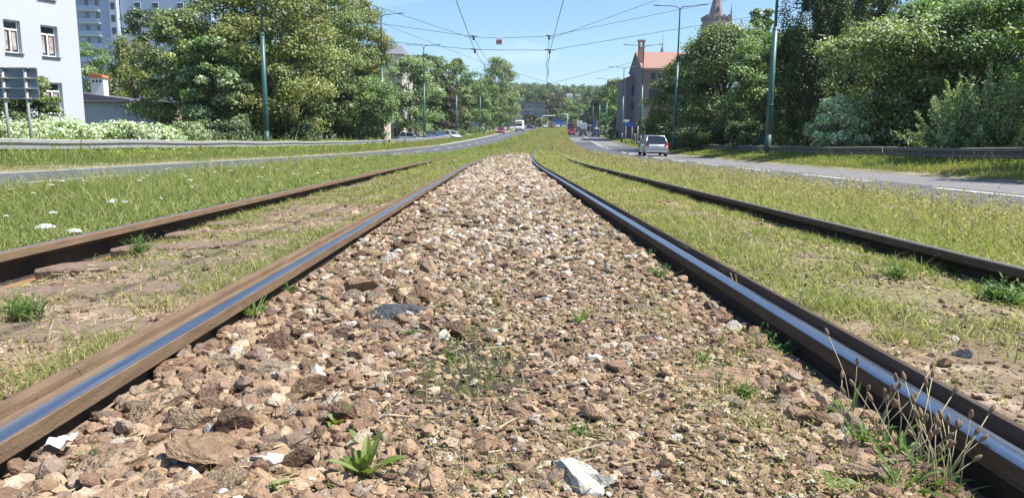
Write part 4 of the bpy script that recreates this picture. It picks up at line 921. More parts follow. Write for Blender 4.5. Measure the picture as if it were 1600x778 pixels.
T(545, 84, 66, 3.8, 'dark tree filling the gap behind the acacia', pal=G2, nb=60, nl=300, leaf=.24, cb=1.4)
T(400, 68, 60, 5.0, 'dark tree deep behind the nearest left mast', pal=G2, nb=70, nl=260, leaf=.26, cb=.5)
T(325, 70, 60, 4.0, 'dark tree deep behind the pale leaved trees on the left', pal=G2, nb=70, nl=260, leaf=.26, cb=.5)
T(480, 70, 70, 4.6, 'dark tree deep behind the olive green one', pal=G2, nb=70, nl=260, leaf=.26, cb=1.2)
# further left row
T(646, 108, 86, 4.6, 'bright pale round tree under the double armed lamp', 'maple', pal=G3, leaf=.24, nb=80, nl=330, cb=1.7, pale=.35, stems=2)
T(622, 120, 98, 3.5, 'darker tree behind the bright round tree', pal=G2, leaf=.3, nb=50, nl=200, cb=1)
T(664, 128, 80, 3.6, 'dark crown topping out behind the double armed lamp', pal=G2, leaf=.34, nb=50, nl=200, cb=3)
T(703, 140, 88, 4.3, 'tall green tree behind the blue arrow sign', pal=G1, leaf=.34, nb=60, nl=220, cb=2)
T(692, 130, 132, 3.1, 'purple brown leaved tree in the left row', 'copper_beech', pal=GPU, leaf=.3, nb=50, nl=220, cb=.4, pale=0)
T(718, 147, 130, 2.9, 'reddish green small tree next to the blue arrow sign', pal=[(.10, .09, .04), (.08, .10, .035), (.12, .09, .05), (.07, .1, .03)], leaf=.3, nb=45, nl=200, cb=.6)
T(738, 174, 112, 4.7, 'green tree between the two thin poles', pal=G3, leaf=.36, nb=60, nl=220, cb=1.5)
T(760, 202, 118, 4.1, 'mid green tree left of the tallest slim tree', pal=G1, leaf=.38, nb=50, nl=200, cb=1)
T(781, 232, 88, 6.6, 'tallest slim tree of the left row with a knobbly top', 'oak', pal=G1, leaf=.40, nb=120, nl=150, cb=1, shape='round', pale=.2)
T(796, 250, 128, 3.8, 'bright green tree hugging the tallest slim tree', pal=G3, leaf=.4, nb=45, nl=160, cb=1)
T(728, 190, 122, 5, 'dark tree filling behind the left row', pal=G2, leaf=.42, nb=50, nl=180, cb=1)
T(680, 170, 112, 6, 'broad dark tree filling behind the copper beech', pal=G2, leaf=.42, nb=50, nl=180, cb=1)
# right side
T(1066, 76, 92, 3.6, 'left lobe maple with sunlit edge beside the silver car', 'maple', pal=G1, nb=80, nl=380, cb=.9, pale=.1)
T(1128, 68, 36, 4.8, 'big broad maple on the right below the church spire', 'maple', pal=G1, nb=120, nl=420, cb=.8, pale=.20)
T(1190, 60, 46, 3.4, 'leafy maple behind the nearest right mast', 'maple', pal=G3, nb=80, nl=380, cb=.8, pale=.18)
T(1092, 70, 56, 2.6, 'bluish dark tree top on the left of the big maple', pal=G2, nb=50, nl=300, cb=2)
T(1170, 92, 8, 1.7, 'slim poplar top above the maple', 'poplar', pal=G3, nb=110, nl=120, cb=3, shape='column', leaf=.28, pale=.25)
T(1186, 94, 2, 1.7, 'second slim poplar top beside the nearest right mast', 'poplar', pal=G3, nb=110, nl=120, cb=3, shape='column', leaf=.28, pale=.25)
T(1262, 47, -60, 2.7, 'very dark drooping birch in front on the right', 'birch', pal=G2, leaf=.13, nb=130, nl=420, cb=.5, shape='droop', pale=.02)
T(1322, 52, -70, 3.2, 'second dark drooping birch with pale trunk', 'birch', pal=G2, leaf=.14, nb=120, nl=400, cb=.8, shape='droop', pale=.05)
T(1232, 60, 40, 3.0, 'dark leafy tree between the mast and the drooping birch', pal=G1, nb=70, nl=300, cb=.4, pale=.08)
T(1395, 37, 26, 3.2, 'spreading tree with forked dark trunk behind the right guardrail', 'maple', pal=G1, leaf=.17, nb=95, nl=400, cb=2.0, pale=.28, shape='spread', stems=3, trunk=.15)
T(1462, 42, -20, 3.4, 'leafy tree above and behind the forked one', 'maple', pal=G3, leaf=.18, nb=90, nl=380, cb=1.0, pale=.2)
T(1550, 35, -30, 3.6, 'bright green tree at the top right corner', 'locust_tree', pal=G3, leaf=.15, nb=100, nl=420, cb=1.2, pale=.15)
T(1400, 62, -70, 5.0, 'tall dark tree in the background of the right edge', pal=G2, leaf=.24, nb=90, nl=320, cb=.5)
T(1510, 55, -70, 5.0, 'farther dark tree in the top right background', pal=G2, leaf=.24, nb=90, nl=320, cb=.5)
T(1620, 40, -40, 4.5, 'dark tree cut by the right frame edge', pal=G2, leaf=.2, nb=80, nl=300, cb=.5)
T(1300, 66, -20, 5.0, 'dark tree deep behind the drooping birches', pal=G2, leaf=.26, nb=80, nl=280, cb=.3)
# shrubs
def shrub(u, Y, vtop, r, label, **k):
    k.setdefault('cb', .1); k.setdefault('trunk', .04); k.setdefault('stems', 3); return T(u, Y, vtop, r, label, 'shrub', cat_='shrub', **k)
shrub(1308, 37, 150, 1.6, 'pale flowering shrub behind the right guardrail', pal=[(.72, .76, .68), (.30, .42, .16), (.78, .80, .74), (.22, .34, .10)], leaf=.15, nb=60, nl=300, pale=.3)
shrub(1345, 37, 168, 1.2, 'green shrub right of the pale flowering one', pal=[(.30, .42, .13), (.24, .36, .10), (.5, .6, .35), (.15, .25, .06)], leaf=.14, nb=40, nl=240, pale=.25)
shrub(1297, 36.5, 200, .65, 'small yellow green bush in front of the pale flowering shrub', pal=GY, leaf=.08, nb=25, nl=200, pale=.05)
shrub(1225, 47, 196, 1.3, 'low round bush right of the nearest right mast', pal=G1, leaf=.13, nb=30, nl=240, pale=.15)
shrub(1170, 51, 186, 1.8, 'low bush left of the nearest right mast', pal=G2, leaf=.14, nb=35, nl=260, pale=.15)
shrub(1105, 60, 192, 2.4, 'dark low bush under the big maple', pal=G2, leaf=.16, nb=40, nl=260)
shrub(1062, 72, 182, 2.0, 'grey green bush between the silver car and the maple', pal=G1, leaf=.15, nb=35, nl=220, pale=.3)
shrub(1450, 34, 182, 2.0, 'dark bush behind the forked trunk', pal=G2, leaf=.14, nb=40, nl=260)
shrub(1395, 40, 185, 2.2, 'shady bush under the spreading tree', pal=G2, leaf=.14, nb=40, nl=260)
shrub(1432, 29.5, 205, .5, 'small lime green bush at the foot of the forked trunk', pal=GY, leaf=.08, nb=20, nl=160)
for i_, (u, Y, vt, r_, lab) in enumerate(((30, 30, 191, 1.8, 'white blossomed knotweed hedge plant behind the big road sign'), (88, 31, 188, 1.8, 'white blossomed knotweed right of the big road sign'), (128, 33, 197, 1.3, 'green knotweed end below the corner of the grey house'), (185, 33, 191, 1.5, 'white blossomed knotweed in front of the blue shed wall'), (232, 35, 193, 1.6, 'white blossomed knotweed in front of the pink end wall'))):
    shrub(u, Y, vt, r_, lab, pal=G3 if i_ == 2 else [(.58, .62, .45), (.17, .25, .08), (.70, .72, .60), (.11, .18, .05)], leaf=.13, nb=60, nl=220, pale=.25)
shrub(18, 36, 134, 1.9, 'dark green elder bush behind the big road sign', pal=G2, leaf=.15, nb=50, nl=260, pale=.06)
shrub(62, 37, 118, 1.0, 'branch of a green bush in front of the lower house window', pal=G1, leaf=.15, nb=40, nl=200, pale=.12)
shrub(290, 40, 190, 1.4, 'spiky pale grey green bush by the shed end', pal=G1, leaf=.12, nb=30, nl=200, pale=.35)
shrub(345, 46, 186, 2.2, 'dark undergrowth bush left of the nearest left mast', pal=G2, leaf=.16, nb=40, nl=260)
shrub(455, 57, 188, 2.2, 'dark undergrowth bush right of the nearest left mast', pal=G2, leaf=.16, nb=40, nl=260)
shrub(712, 140, 203, 2.5, 'clipped bright green hedge behind the left parked cars', pal=G3, leaf=.22, nb=40, nl=200)
shrub(694, 136, 203, 2.5, 'left end of the bright green hedge by the parked cars', pal=G3, leaf=.22, nb=40, nl=200)
shrub(741, 170, 198, 2.6, 'green hedge behind the grey direction sign', pal=G3, leaf=.25, nb=36, nl=180)
shrub(950, 150, 196, 1.5, 'pale green roadside bush at the foot of a right lamp', pal=G3, leaf=.22, nb=30, nl=160, pale=.3)
shrub(958, 138, 201, 1.2, 'grey green roadside bush right of its neighbour', pal=G1, leaf=.2, nb=26, nl=150, pale=.2)
# buddleia with long upright flower spikes at the right edge
def spiky(u, Y, vtop, r_, label, seed):
    X = PX(u, Y); zg = gz(X, Y)-.1; h = PZ(vtop, u, Y)-zg; rs = np.random.default_rng(seed); t = thing('shrub', label, 'shrub', (X, Y, zg)); Ps = []; Ns = []; Cs = []; Ss = []; m = MB()
    for k in range(95):
        a = rs.uniform(0, 2*pi); el = rs.uniform(.35, 1.45); L = h*rs.uniform(.75, 1.05)*(.75+.25*sin(el)); base = np.array([rs.normal(0, .3), rs.normal(0, .3), .2]); tip = base+np.array([cos(a)*cos(el)*r_*1.3, sin(a)*cos(el)*r_*1.3, sin(el)*L])
        m.tube([base, (base+tip)/2+np.array([0, 0, .1]), tip], [.014, .01, .004], 4, cap=False)
        n = 130; q = rs.random(n)**.6; p = base+(tip-base)*q[:, None]+np.array([0, 0, .1])*(4*q*(1-q))[:, None]; rad = .16*(1.15-q)
        p = p+rs.normal(0, 1, (n, 3))*rad[:, None]; Ps.append(p); Ns.append(rs.normal(0, .6, (n, 3))+[0, 0, .8]); c = np.array(G3)[rs.choice(4, n)]*rs.uniform(1.0, 1.5, (n, 1)); isp = (q > .4) & (rs.random(n) < .62); c = np.where(isp[:, None], np.array(PALE)*rs.uniform(.6, 1.1, (n, 1)), c); Cs.append(c); Ss.append(.10*rs.uniform(.7, 1.4, n))
    V, F, C = leaf_quads(np.concatenate(Ps), np.concatenate(Ss), np.concatenate(Ns), np.concatenate(Cs), .5); link('foliage', npmesh('foliage', V, F, C, M_LEAF), t); m.build('stems', M_BARK, t)
spiky(1505, 27, 118, 1.5, 'large shrub with long pale upright shoots at the right edge, left one', 31); spiky(1575, 26, 108, 1.6, 'large shrub with long pale upright shoots cut by the right frame edge', 32)
# mid distance trees
mids = [(772, 262, 160, 4, G3, 'bright young tree by the office block'), (812, 345, 166, 5, G1, 'green tree right of the office tower'), (826, 290, 178, 3, GPU, 'brownish small tree in front of the grey offices'), (838, 385, 138, 9, G2, 'dark tall tree behind the grey offices'), (822, 400, 142, 9, G2, 'dark tree left of its tall neighbour beyond the offices'), (850, 350, 158, 6, GPU, 'purple brown tree right of the offices'), (861, 395, 146, 8, GPU, 'broad brownish tree beyond the junction'), (880, 420, 152, 8, G1, 'green tree beyond the blue lorry'), (872, 380, 172, 5, G3, 'light green tree left of the blue lorry top'), (900, 430, 160, 8, G3, 'light green tree beyond the orange lorry'), (893, 400, 176, 4, G3, 'bright low tree beyond the orange lorry'), (918, 520, 131, 5, G1, 'tall poplar standing above the far trees'), (925, 430, 165, 7, G2, 'dark tree above the blue sign in the distance'), (935, 330, 150, 5, G2, 'dark tree left of the second farthest lamp'), (958, 225, 122, 5, G1, 'green tree directly left of the brick house'), (948, 245, 132, 5, G2, 'dark green tree behind the right lamps'), (968, 200, 128, 4.6, G3, 'sunny green tree touching the brick house wing'), (978, 215, 120, 5, G2, 'dark tree behind the brick house wing'), (962, 185, 165, 3.6, G3, 'bright low tree at the foot of the row by the brick house'), (975, 178, 178, 3, G2, 'dark bush like tree before the brick house wing'), (848, 320, 185, 3, G1, 'small tree at the left of the junction'), (1010, 108, 186, 1.8, G1, 'bushy small tree before the brick house wall'), (1035, 100, 176, 2.6, G2, 'dark small tree before the brick house')]
for (u, Y, vt, r_, pl_, lab) in mids:
    T(u, Y, vt, r_, lab, pal=pl_, leaf=max(.35, Y*.0022), nb=46, nl=120 if Y > 300 else 170, cb=.5, mt=M_FARLEAF, shape='column' if 'poplar' in lab else 'round', pale=.06)
# wooded hills as one mass
def wood(n, xr, yr, seed, hh, rr, pal, dens=46):
    rs = np.random.default_rng(seed); y = rs.uniform(*yr, n); x = rs.uniform(-1, 1, n)*(xr[0]+xr[1]*y)+DX(y)
    ok = ~((np.abs(x-DX(y)-5) < 14) & (y < 700)); x, y = x[ok], y[ok]; n = len(x); z = GZ(x, y); R_ = rr*rs.uniform(.7, 1.3, n); H_ = hh*rs.uniform(.7, 1.35, n)
    d = rs.normal(size=(n, dens, 3)); d /= np.linalg.norm(d, axis=2, keepdims=True); d[..., 2] = np.abs(d[..., 2])*1.1-.35
    P_ = np.stack([x, y, z+H_*.55], 1)[:, None]+d*np.stack([R_, R_, H_*.5], 1)[:, None]*rs.uniform(.55, 1.05, (n, dens, 1))
    tone = rs.uniform(.55, 1.35, (n, 1, 1)); c = np.array(pal)[rs.choice(len(pal), (n,))][:, None]*tone*rs.uniform(.8, 1.2, (n, dens, 1))
    return leaf_quads(P_.reshape(-1, 3), np.full(n*dens, rr*.42)*rs.uniform(.6, 1.3, n*dens), (d+rs.normal(0, .4, d.shape)+[0, 0, .4]).reshape(-1, 3), np.broadcast_to(c, (n, dens, 3)).reshape(-1, 3), .8)
PW = G2+G1+[(.06, .085, .03), (.045, .07, .03)]
stuff('wooded_hill', npmesh('wooded_hill', *cat(wood(1500, (30, .16), (440, 700), 5, 11, 4.5, PW, 60), wood(2300, (40, .30), (680, 1250), 6, 13, 6.5, PW, 46)), M_FARLEAF), 'far wooded hillside closing the view at the end of the road', 'woodland')

# ------------------------------------------------------------------ road signs
M_SBACK = mat('sign_back', (.17, .20, .25), .5, .35, var=.1, vscale=2)
ys_ = 23.6; a = P(-40, 106, ys_); b = P(62, 156, ys_); t = thing('road_sign', 'large grey road sign seen from behind on two leaning steel posts at the left edge', 'sign', (0, 0, 0))
x0, x1, z0, z1 = a[0], b[0], b[2], a[2]+.02
for k in range(3):
    h3_ = (z1-z0)/3; MB().box(((x0+x1)/2, ys_, z0+h3_*(k+.5)), (x1-x0, .03, h3_-.012), bev=.006).build('panel', M_SBACK, t)
m = MB()
for k in range(4): m.box(((x0+x1)/2, ys_-.03, z0+.02+(z1-z0-.04)*k/3), (x1-x0, .03, .045), bev=.005)
m.build('rail', M_GALV, t)
for (ut, ub, vb) in ((3, 19, 258), (38, 53, 256)):
    pt_ = P(ut, 107, ys_-.1); pb = P(ub, vb, ys_-.1); MB().tube([(pb[0], pb[1], pb[2]-.3), tuple(pt_)], .045, 10).build('post', M_GALV, t, True)
    for k in range(4): q = pb+(pt_-pb)*((z0+.02+(z1-z0-.04)*k/3)-pb[2])/(pt_[2]-pb[2]); MB().box((q[0], q[1]+.0, q[2]), (.22, .11, .035), bev=.008).build('clamp', M_GALV, t)
M_SBLUE = mat('sign_blue', (.02, .10, .42), .5)
def flat_sign(u, v0, v1, wpx, Y, label, m_, vbase, posts=1, name='road_sign', roundp=False, back=None):
    c = P(u, (v0+v1)/2, Y); zg = gz(c[0], Y); t = thing(name, label, 'sign', (c[0], Y, zg)); W_ = wpx*Y/1165; H_ = (v1-v0)*Y/1165; zc_ = c[2]-zg
    if roundp: MB().prism([(W_/2*cos(a), zc_+W_/2*sin(a)) for a in np.arange(0, 2*pi, pi/12)], -.03, .0, 'y').build('panel', m_, t)
    else: MB().box((0, -.02, zc_), (W_, .04, H_), bev=.01).build('panel', m_, t)
    for k in range(posts):
        xx = 0 if posts == 1 else (-W_*.36 if k == 0 else W_*.36); MB().tube([(xx, .05, 0), (xx, .05, zc_+H_*.45)], .06 if Y > 60 else .04, 8).build('post', M_GALV, t, True)
    return t
sg_ = flat_sign(712, 190, 200, 10, 134, 'round blue sign with a white arrow by the left lamp', M_SBLUE, 0, roundp=True)
zz = (P(712, 195, 134)[2]-gz(P(712, 195, 134)[0], 134)); m = MB(); m.prism([(-.05, zz+.3), (.05, zz+.3), (.05, zz-.05), (.18, zz-.05), (0, zz-.32), (-.18, zz-.05), (-.05, zz-.05)], -.045, -.034, 'y'); m.build('arrow', M_WHITE, sg_)
flat_sign(742, 192, 198, 12, 162, 'grey direction sign on two posts on the left footway', M_SBACK, 0, 2)
sb = flat_sign(983, 193, 197.5, 14, 100, 'wide blue direction sign on two posts before the brick house', M_SBLUE, 0, 2)
flat_sign(978.5, 187.5, 190.5, 9, 106, 'small white sign left above the blue direction sign', M_WHITE, 0, 1)
flat_sign(929, 188, 200, 5, 210, 'upright blue sign among the far cars', M_SBLUE, 0, 1)
flat_sign(793, 194, 204, 3, 215, 'narrow dark sign post left of the camper van', M_SBACK, 0, 1)
flat_sign(997, 196, 197.5, 1.4, 92, 'thin bare post right of the blue direction sign', M_GALV, 0, 1)

# ------------------------------------------------------------------ vehicles
M_TYRE = mat('tyre', (.02, .02, .02), .9); M_RIM = mat('rim', (.45, .45, .47), .35, .8); M_TAIL = mat('tail_red', (.45, .015, .015), .25, spec=.6, coat=.5); M_HEADL = mat('headlight', (.8, .82, .85), .1, .2, spec=.8)
M_BLK = mat('black_plastic', (.02, .02, .022), .6); M_PLATE = mat('plate', (.75, .75, .72), .5); M_CGL = mat('car_glass', (.025, .03, .035), .04, spec=.9)
def carpaint(n, rgb, metal=.0): return mat('paint_'+n, rgb, .3, metal, spec=.5, coat=.8)
def loft(sec):
    """sections: list of rings with equal point counts"""
    b = MB(); k = len(sec[0]); V = [p for s_ in sec for p in s_]
    F = [(i*k+j, i*k+(j+1) % k, (i+1)*k+(j+1) % k, (i+1)*k+j) for i in range(len(sec)-1) for j in range(k)]+[tuple(range(k-1, -1, -1)), tuple(range((len(sec)-1)*k, len(sec)*k))]
    return b.add(V, F)
def car(label, Y, s=None, u=None, toward=False, paint=None, kind='hatch', L=3.9, W_=1.68, H_=1.48, rz=None, name='car', cat_='car', detail=False, group=None, zoff=None):
    X = PX(u, Y) if u is not None else s+float(DX(Y))
    z = (gz(X, Y) if abs(X-DX(Y)) > 12 or abs(X-DX(Y)) < 5 else float(ZR(Y))-.22+.02)
    hd = -math.atan((DX(Y+2)-DX(Y-2))/4) if rz is None else rz
    t = thing(name, label, cat_, (X, Y, z), hd+(pi if toward else 0), group)
    w = W_/2; h = H_; bt = h*.60 if kind != 'suv' else h*.58
    if kind == 'sedan': st = [(-L/2, .42, bt*.80, .90), (-L/2+.06, .26, bt*.93, .97), (-L/2+.5, .20, bt*1.02, 1), (-.2, .18, bt, 1), (L*.18, .18, bt*.98, 1), (L/2-.5, .2, bt*.82, .97), (L/2-.08, .24, bt*.66, .90), (L/2, .34, bt*.5, .80)]
    else: st = [(-L/2, .40, bt*.82, .90), (-L/2+.07, .26, bt*.97, .97), (-L/2+.45, .20, bt*1.04, 1), (-.2, .18, bt*1.0, 1), (L*.20, .18, bt*.97, 1), (L/2-.45, .2, bt*.84, .97), (L/2-.08, .24, bt*.68, .90), (L/2, .34, bt*.52, .80)]
    sec = [[(-w*f*.90, y, zb), (-w*f, y, zb+.12), (-w*f*1.0, y, zb+(zt-zb)*.6), (-w*f*.94, y, zt-.03), (-w*f*.80, y, zt), (w*f*.80, y, zt), (w*f*.94, y, zt-.03), (w*f, y, zb+(zt-zb)*.6), (w*f, y, zb+.12), (w*f*.90, y, zb)] for (y, zb, zt, f) in st]
    body = loft(sec).build('body', paint, t, True)
    if kind == 'sedan': g = [(-L/2+.55, -L*.24), (L*.22, L*.02)]
    elif kind == 'estate': g = [(-L/2+.10, -L/2+.42), (L*.24, L*.04)]
    else: g = [(-L/2+.10, -L/2+.46), (L*.27, L*.04)]
    y0, y0t = g[0]; y1, y1t = g[1]; wb, wt = w*.92, w*.68
    sec = [[(-wb+.0, y0, bt-.04), (wb, y0, bt-.04), (wb, y1, bt-.06), (-wb, y1, bt-.06)], [(-wt, y0t, h-.05), (wt, y0t, h-.05), (wt, y1t, h-.05), (-wt, y1t, h-.05)]]
    loft(sec).build('windows', M_CGL, t)
    rf = MB(); rf.box((0, (y0t+y1t)/2, h-.03), (2*wt+.07, y1t-y0t+.10, .07), bev=.03)
    for sx in (-1, 1):
        for (ya, yb) in ((y0, y0t), (y1, y1t)): rf.tube([(sx*(wb-.01), ya, bt-.04), (sx*(wt+.005), yb, h-.04)], [.06, .045], 6)
        ym = (y0t+y1t)/2; rf.tube([(sx*(wb+.005), ym-.05, bt-.04), (sx*(wt+.01), ym-.05, h-.04)], .035, 6)
    rf.build('roof', paint, t, True)
    for sx in (-1, 1):
        for yy in (-L*.31, L*.32):
            wh = MB().tube([(sx*(w-.20), yy, .30), (sx*(w-.19), yy, .30), (sx*(w-.02), yy, .30), (sx*(w-.0), yy, .30)], [.26, .30, .30, .27], 20).build('wheel', M_TYRE, t, True)
            MB().tube([(sx*(w-.02), yy, .30), (sx*(w+.012), yy, .30)], [.19, .17], 16).build('rim', M_RIM, wh)
        zt_ = bt*.80
        if kind == 'sedan' or not detail: MB().box((sx*w*.74, -L/2-.0, zt_), (.26, .06, .18), bev=.02).build('tail_light', M_TAIL, t)
        else: MB().add([(sx*w*.93, -L/2-.015, .62), (sx*w*.66, -L/2-.035, .66), (sx*w*.62, -L/2-.025, .80), (sx*w*.88, -L/2+.06, .97), (sx*w*.985, -L/2+.12, .92), (sx*w*.99, -L/2+.10, .66), (sx*w*.80, -L/2+.2, .8)], [(0, 1, 2, 3, 4, 5), (0, 1, 6), (1, 2, 6), (2, 3, 6), (3, 4, 6), (4, 5, 6), (5, 0, 6)]).build('tail_light', M_TAIL, t)
        MB().box((sx*w*.68, L/2-.03, bt*.58+.02), (.32, .08, .15), bev=.03).build('headlight', M_HEADL, t)
        MB().box((sx*(w+.06), L*.17, bt+.06), (.16, .09, .11), bev=.02).build('mirror', paint, t)
    MB().box((0, -L/2-.012, .62 if detail else .5), (.5, .02, .11)).build('plate', M_PLATE, t)
    MB().box((0, -L/2-.0, .35), (W_*.80, .10, .14), bev=.04).build('rear_bumper', paint if detail else M_BLK, t); MB().box((0, L/2-.01, .40), (W_*.7, .08, .16), bev=.03).build('front_grille', M_BLK, t)
    if detail:
        MB().box((0, -L/2+.005, .27), (W_*.72, .09, .05), bev=.015).build('bumper_strip', M_BLK, t)
        MB().box((0, -L/2-.02, .86), (.10, .02, .07), bev=.01).build('badge', M_RIM, t)
        MB().box((0, -L/2-.03, .72), (.5, .035, .035), bev=.01).build('tailgate_handle', M_RIM, t)
        MB().tube([(0, -L/2+.14, bt+.05), (.28, -L/2+.17, bt+.12)], .012, 5).build('rear_wiper', M_BLK, t)
        MB().tube([(.0, y1t-.15, h), (.0, y1t-.35, h+.28)], .008, 5).build('aerial', M_BLK, t)
    return t
car('silver grey three door hatchback driving away on the right road, nearest car', 52.5, u=1021, paint=carpaint('silver', (.52, .55, .60), .45), detail=True, L=3.64, W_=1.66, H_=1.43)
car('red car with glaring pale rear window in the left lane of the right road', 168, u=893, paint=carpaint('red', (.50, .03, .04)), L=4.1)
car('dark grey car with red tail lights beside the red one', 164, u=911, paint=carpaint('dark', (.035, .04, .05)))
car('dark saloon in front of the red and dark grey pair', 205, u=904, paint=carpaint('darkb', (.04, .045, .06)), kind='sedan', L=4.4)
car('dark blue car parked at the right kerb beside the lamp', 160, u=931, paint=carpaint('navy', (.02, .035, .10)), kind='estate', L=4.3, H_=1.6)
car('red car queuing right of the white van', 225, u=922, paint=carpaint('red2', (.40, .03, .05)))
car('dark red car behind the red queuing car', 240, u=917, paint=carpaint('wine', (.20, .02, .04)))
car('blue grey car farther in the right queue', 265, u=926, paint=carpaint('bluegrey', (.18, .24, .34)), kind='estate')
car('pale car at the head of the right queue', 290, u=921, paint=carpaint('pale', (.6, .6, .58)), kind='estate')
car('white car at the kerb right of the dark blue car', 205, u=941, paint=carpaint('white', (.75, .75, .75)))
car('small red car coming down the left road', 181, u=783, toward=True, paint=carpaint('red3', (.35, .025, .05)))
car('white car leaving the junction on the left road', 300, u=852, toward=True, paint=carpaint('white', (.75, .75, .75)), kind='sedan', L=4.4)
car('white car facing us right of the junction gantry', 300, u=871, toward=True, paint=carpaint('white', (.75, .75, .75)))
car('pale blue car next to the white one at the junction', 305, u=880, toward=True, paint=carpaint('paleblue', (.35, .45, .6)))
car('dark car parked before the offices', 270, u=830, toward=True, paint=carpaint('dark', (.035, .04, .05)), rz=.6)
car('white estate parked beside the offices', 285, u=822, paint=carpaint('white', (.75, .75, .75)), kind='estate', rz=1.2)
car('bright blue parked car behind the left guardrail', 118, u=682, toward=True, paint=carpaint('blue', (.06, .16, .42)), rz=1.0, kind='estate', L=4.2)
car('dark parked car between the blue and the white one', 124, u=696, paint=carpaint('dark', (.035, .04, .05)), rz=.9)
car('white parked car right of the bright blue one', 121, u=704, toward=True, paint=carpaint('white', (.75, .75, .75)), rz=.8)
car('silver car parked in the shade under the left trees', 101, u=645, toward=True, paint=carpaint('silver2', (.4, .42, .44), .3), rz=1.1)
def boxtruck(label, Y, u, toward, cab, boxm, W_=2.2, L=6.5, H_=3.0, name='van', cat_='van', cabh=2.2, over=False):
    X = PX(u, Y); z = float(ZR(Y))-.2; t = thing(name, label, cat_, (X, Y, z), (-math.atan((DX(Y+2)-DX(Y-2))/4))+(pi if toward else 0)); w = W_/2
    MB().box((0, -L*.14, H_/2+.28), (W_, L*.72, H_-.56), bev=.06).build('cargo_box', boxm, t)
    if over: MB().box((0, L*.30, H_-.55), (W_*.97, L*.26, .95), bev=.2).build('overcab', boxm, t)
    yf = L/2; sec = []
    for (y, zt) in ((L*.225, cabh), (yf-.9, cabh*.97), (yf-.35, cabh*.6), (yf, cabh*.48)): sec.append([(-w*.93, y, .35), (-w*.95, y, zt*.6), (-w*.82, y, zt), (w*.82, y, zt), (w*.95, y, zt*.6), (w*.93, y, .35)])
    loft(sec).build('cab', cab, t); MB().add([(-w*.76, yf-.84, cabh*.93), (w*.76, yf-.84, cabh*.93), (w*.84, yf-.38, cabh*.63), (-w*.84, yf-.38, cabh*.63), (-w*.7, yf-1.1, cabh*.8), (w*.7, yf-1.1, cabh*.8)], [(0, 1, 2, 3), (3, 2, 5, 4), (0, 3, 4), (1, 5, 2), (0, 4, 5, 1)]).build('windscreen', M_CGL, t)
    for sx in (-1, 1):
        for yy in (-L*.3, L*.34):
            wh = MB().tube([(sx*(w-.25), yy, .38), (sx*(w-.02), yy, .38)], .38, 16).build('wheel', M_TYRE, t, True); MB().tube([(sx*(w-.02), yy, .38), (sx*(w+.0), yy, .38)], .2, 12).build('rim', M_RIM, wh)
        MB().box((sx*w*.72, yf-.02, .8), (.3, .06, .2), bev=.02).build('headlight', M_HEADL, t); MB().box((sx*w*.8, -L/2-.02, .75), (.2, .05, .25), bev=.01).build('tail_light', M_TAIL, t)
    MB().box((0, yf, .45), (W_*.9, .12, .2), bev=.03).build('bumper', M_BLK, t)
    MB().box((0, yf-.0 if not over else L*.435, H_-.5 if over else 1.0), (W_*.5, .03, .25)).build('front_window', M_BLK, t)
    return t
boxtruck('tall white camper van coming towards us on the left road', 218, 812, True, M_WHITE, M_WHITE, over=True, W_=2.2, H_=3.1)
boxtruck('white van with a green stripe on the right road', 222, 910.5, False, M_WHITE, M_WHITE, W_=2.0, H_=2.5, L=5.5)
boxtruck('orange lorry stopped at the junction', 262, 897, False, M_BLK, mat('orange_paint', (.50, .16, .05), .5), W_=2.0, H_=2.3, name='lorry', cat_='lorry')
boxtruck('blue lorry crossing the junction', 335, 872, True, mat('blue_paint', (.03, .09, .35), .5), mat('blue_paint', (.03, .09, .35), .5), W_=5.2, H_=3.3, name='lorry', cat_='lorry')
boxtruck('brown works vehicle standing on the tram tracks at the junction', 285, 861.5, True, mat('brown_paint', (.20, .13, .07), .6), mat('brown_paint', (.20, .13, .07), .6), W_=2.0, H_=2.6, L=5, name='work_vehicle', cat_='vehicle')
boxtruck('white lorry with raised body behind the far queue', 300, 905, False, M_WHITE, M_WHITE, W_=2.1, H_=2.9, name='lorry', cat_='lorry')
boxtruck('dark van next to the orange lorry', 250, 891.5, False, M_BLK, mat('slate_paint', (.07, .09, .10), .5), W_=1.9, H_=2.3, L=5)

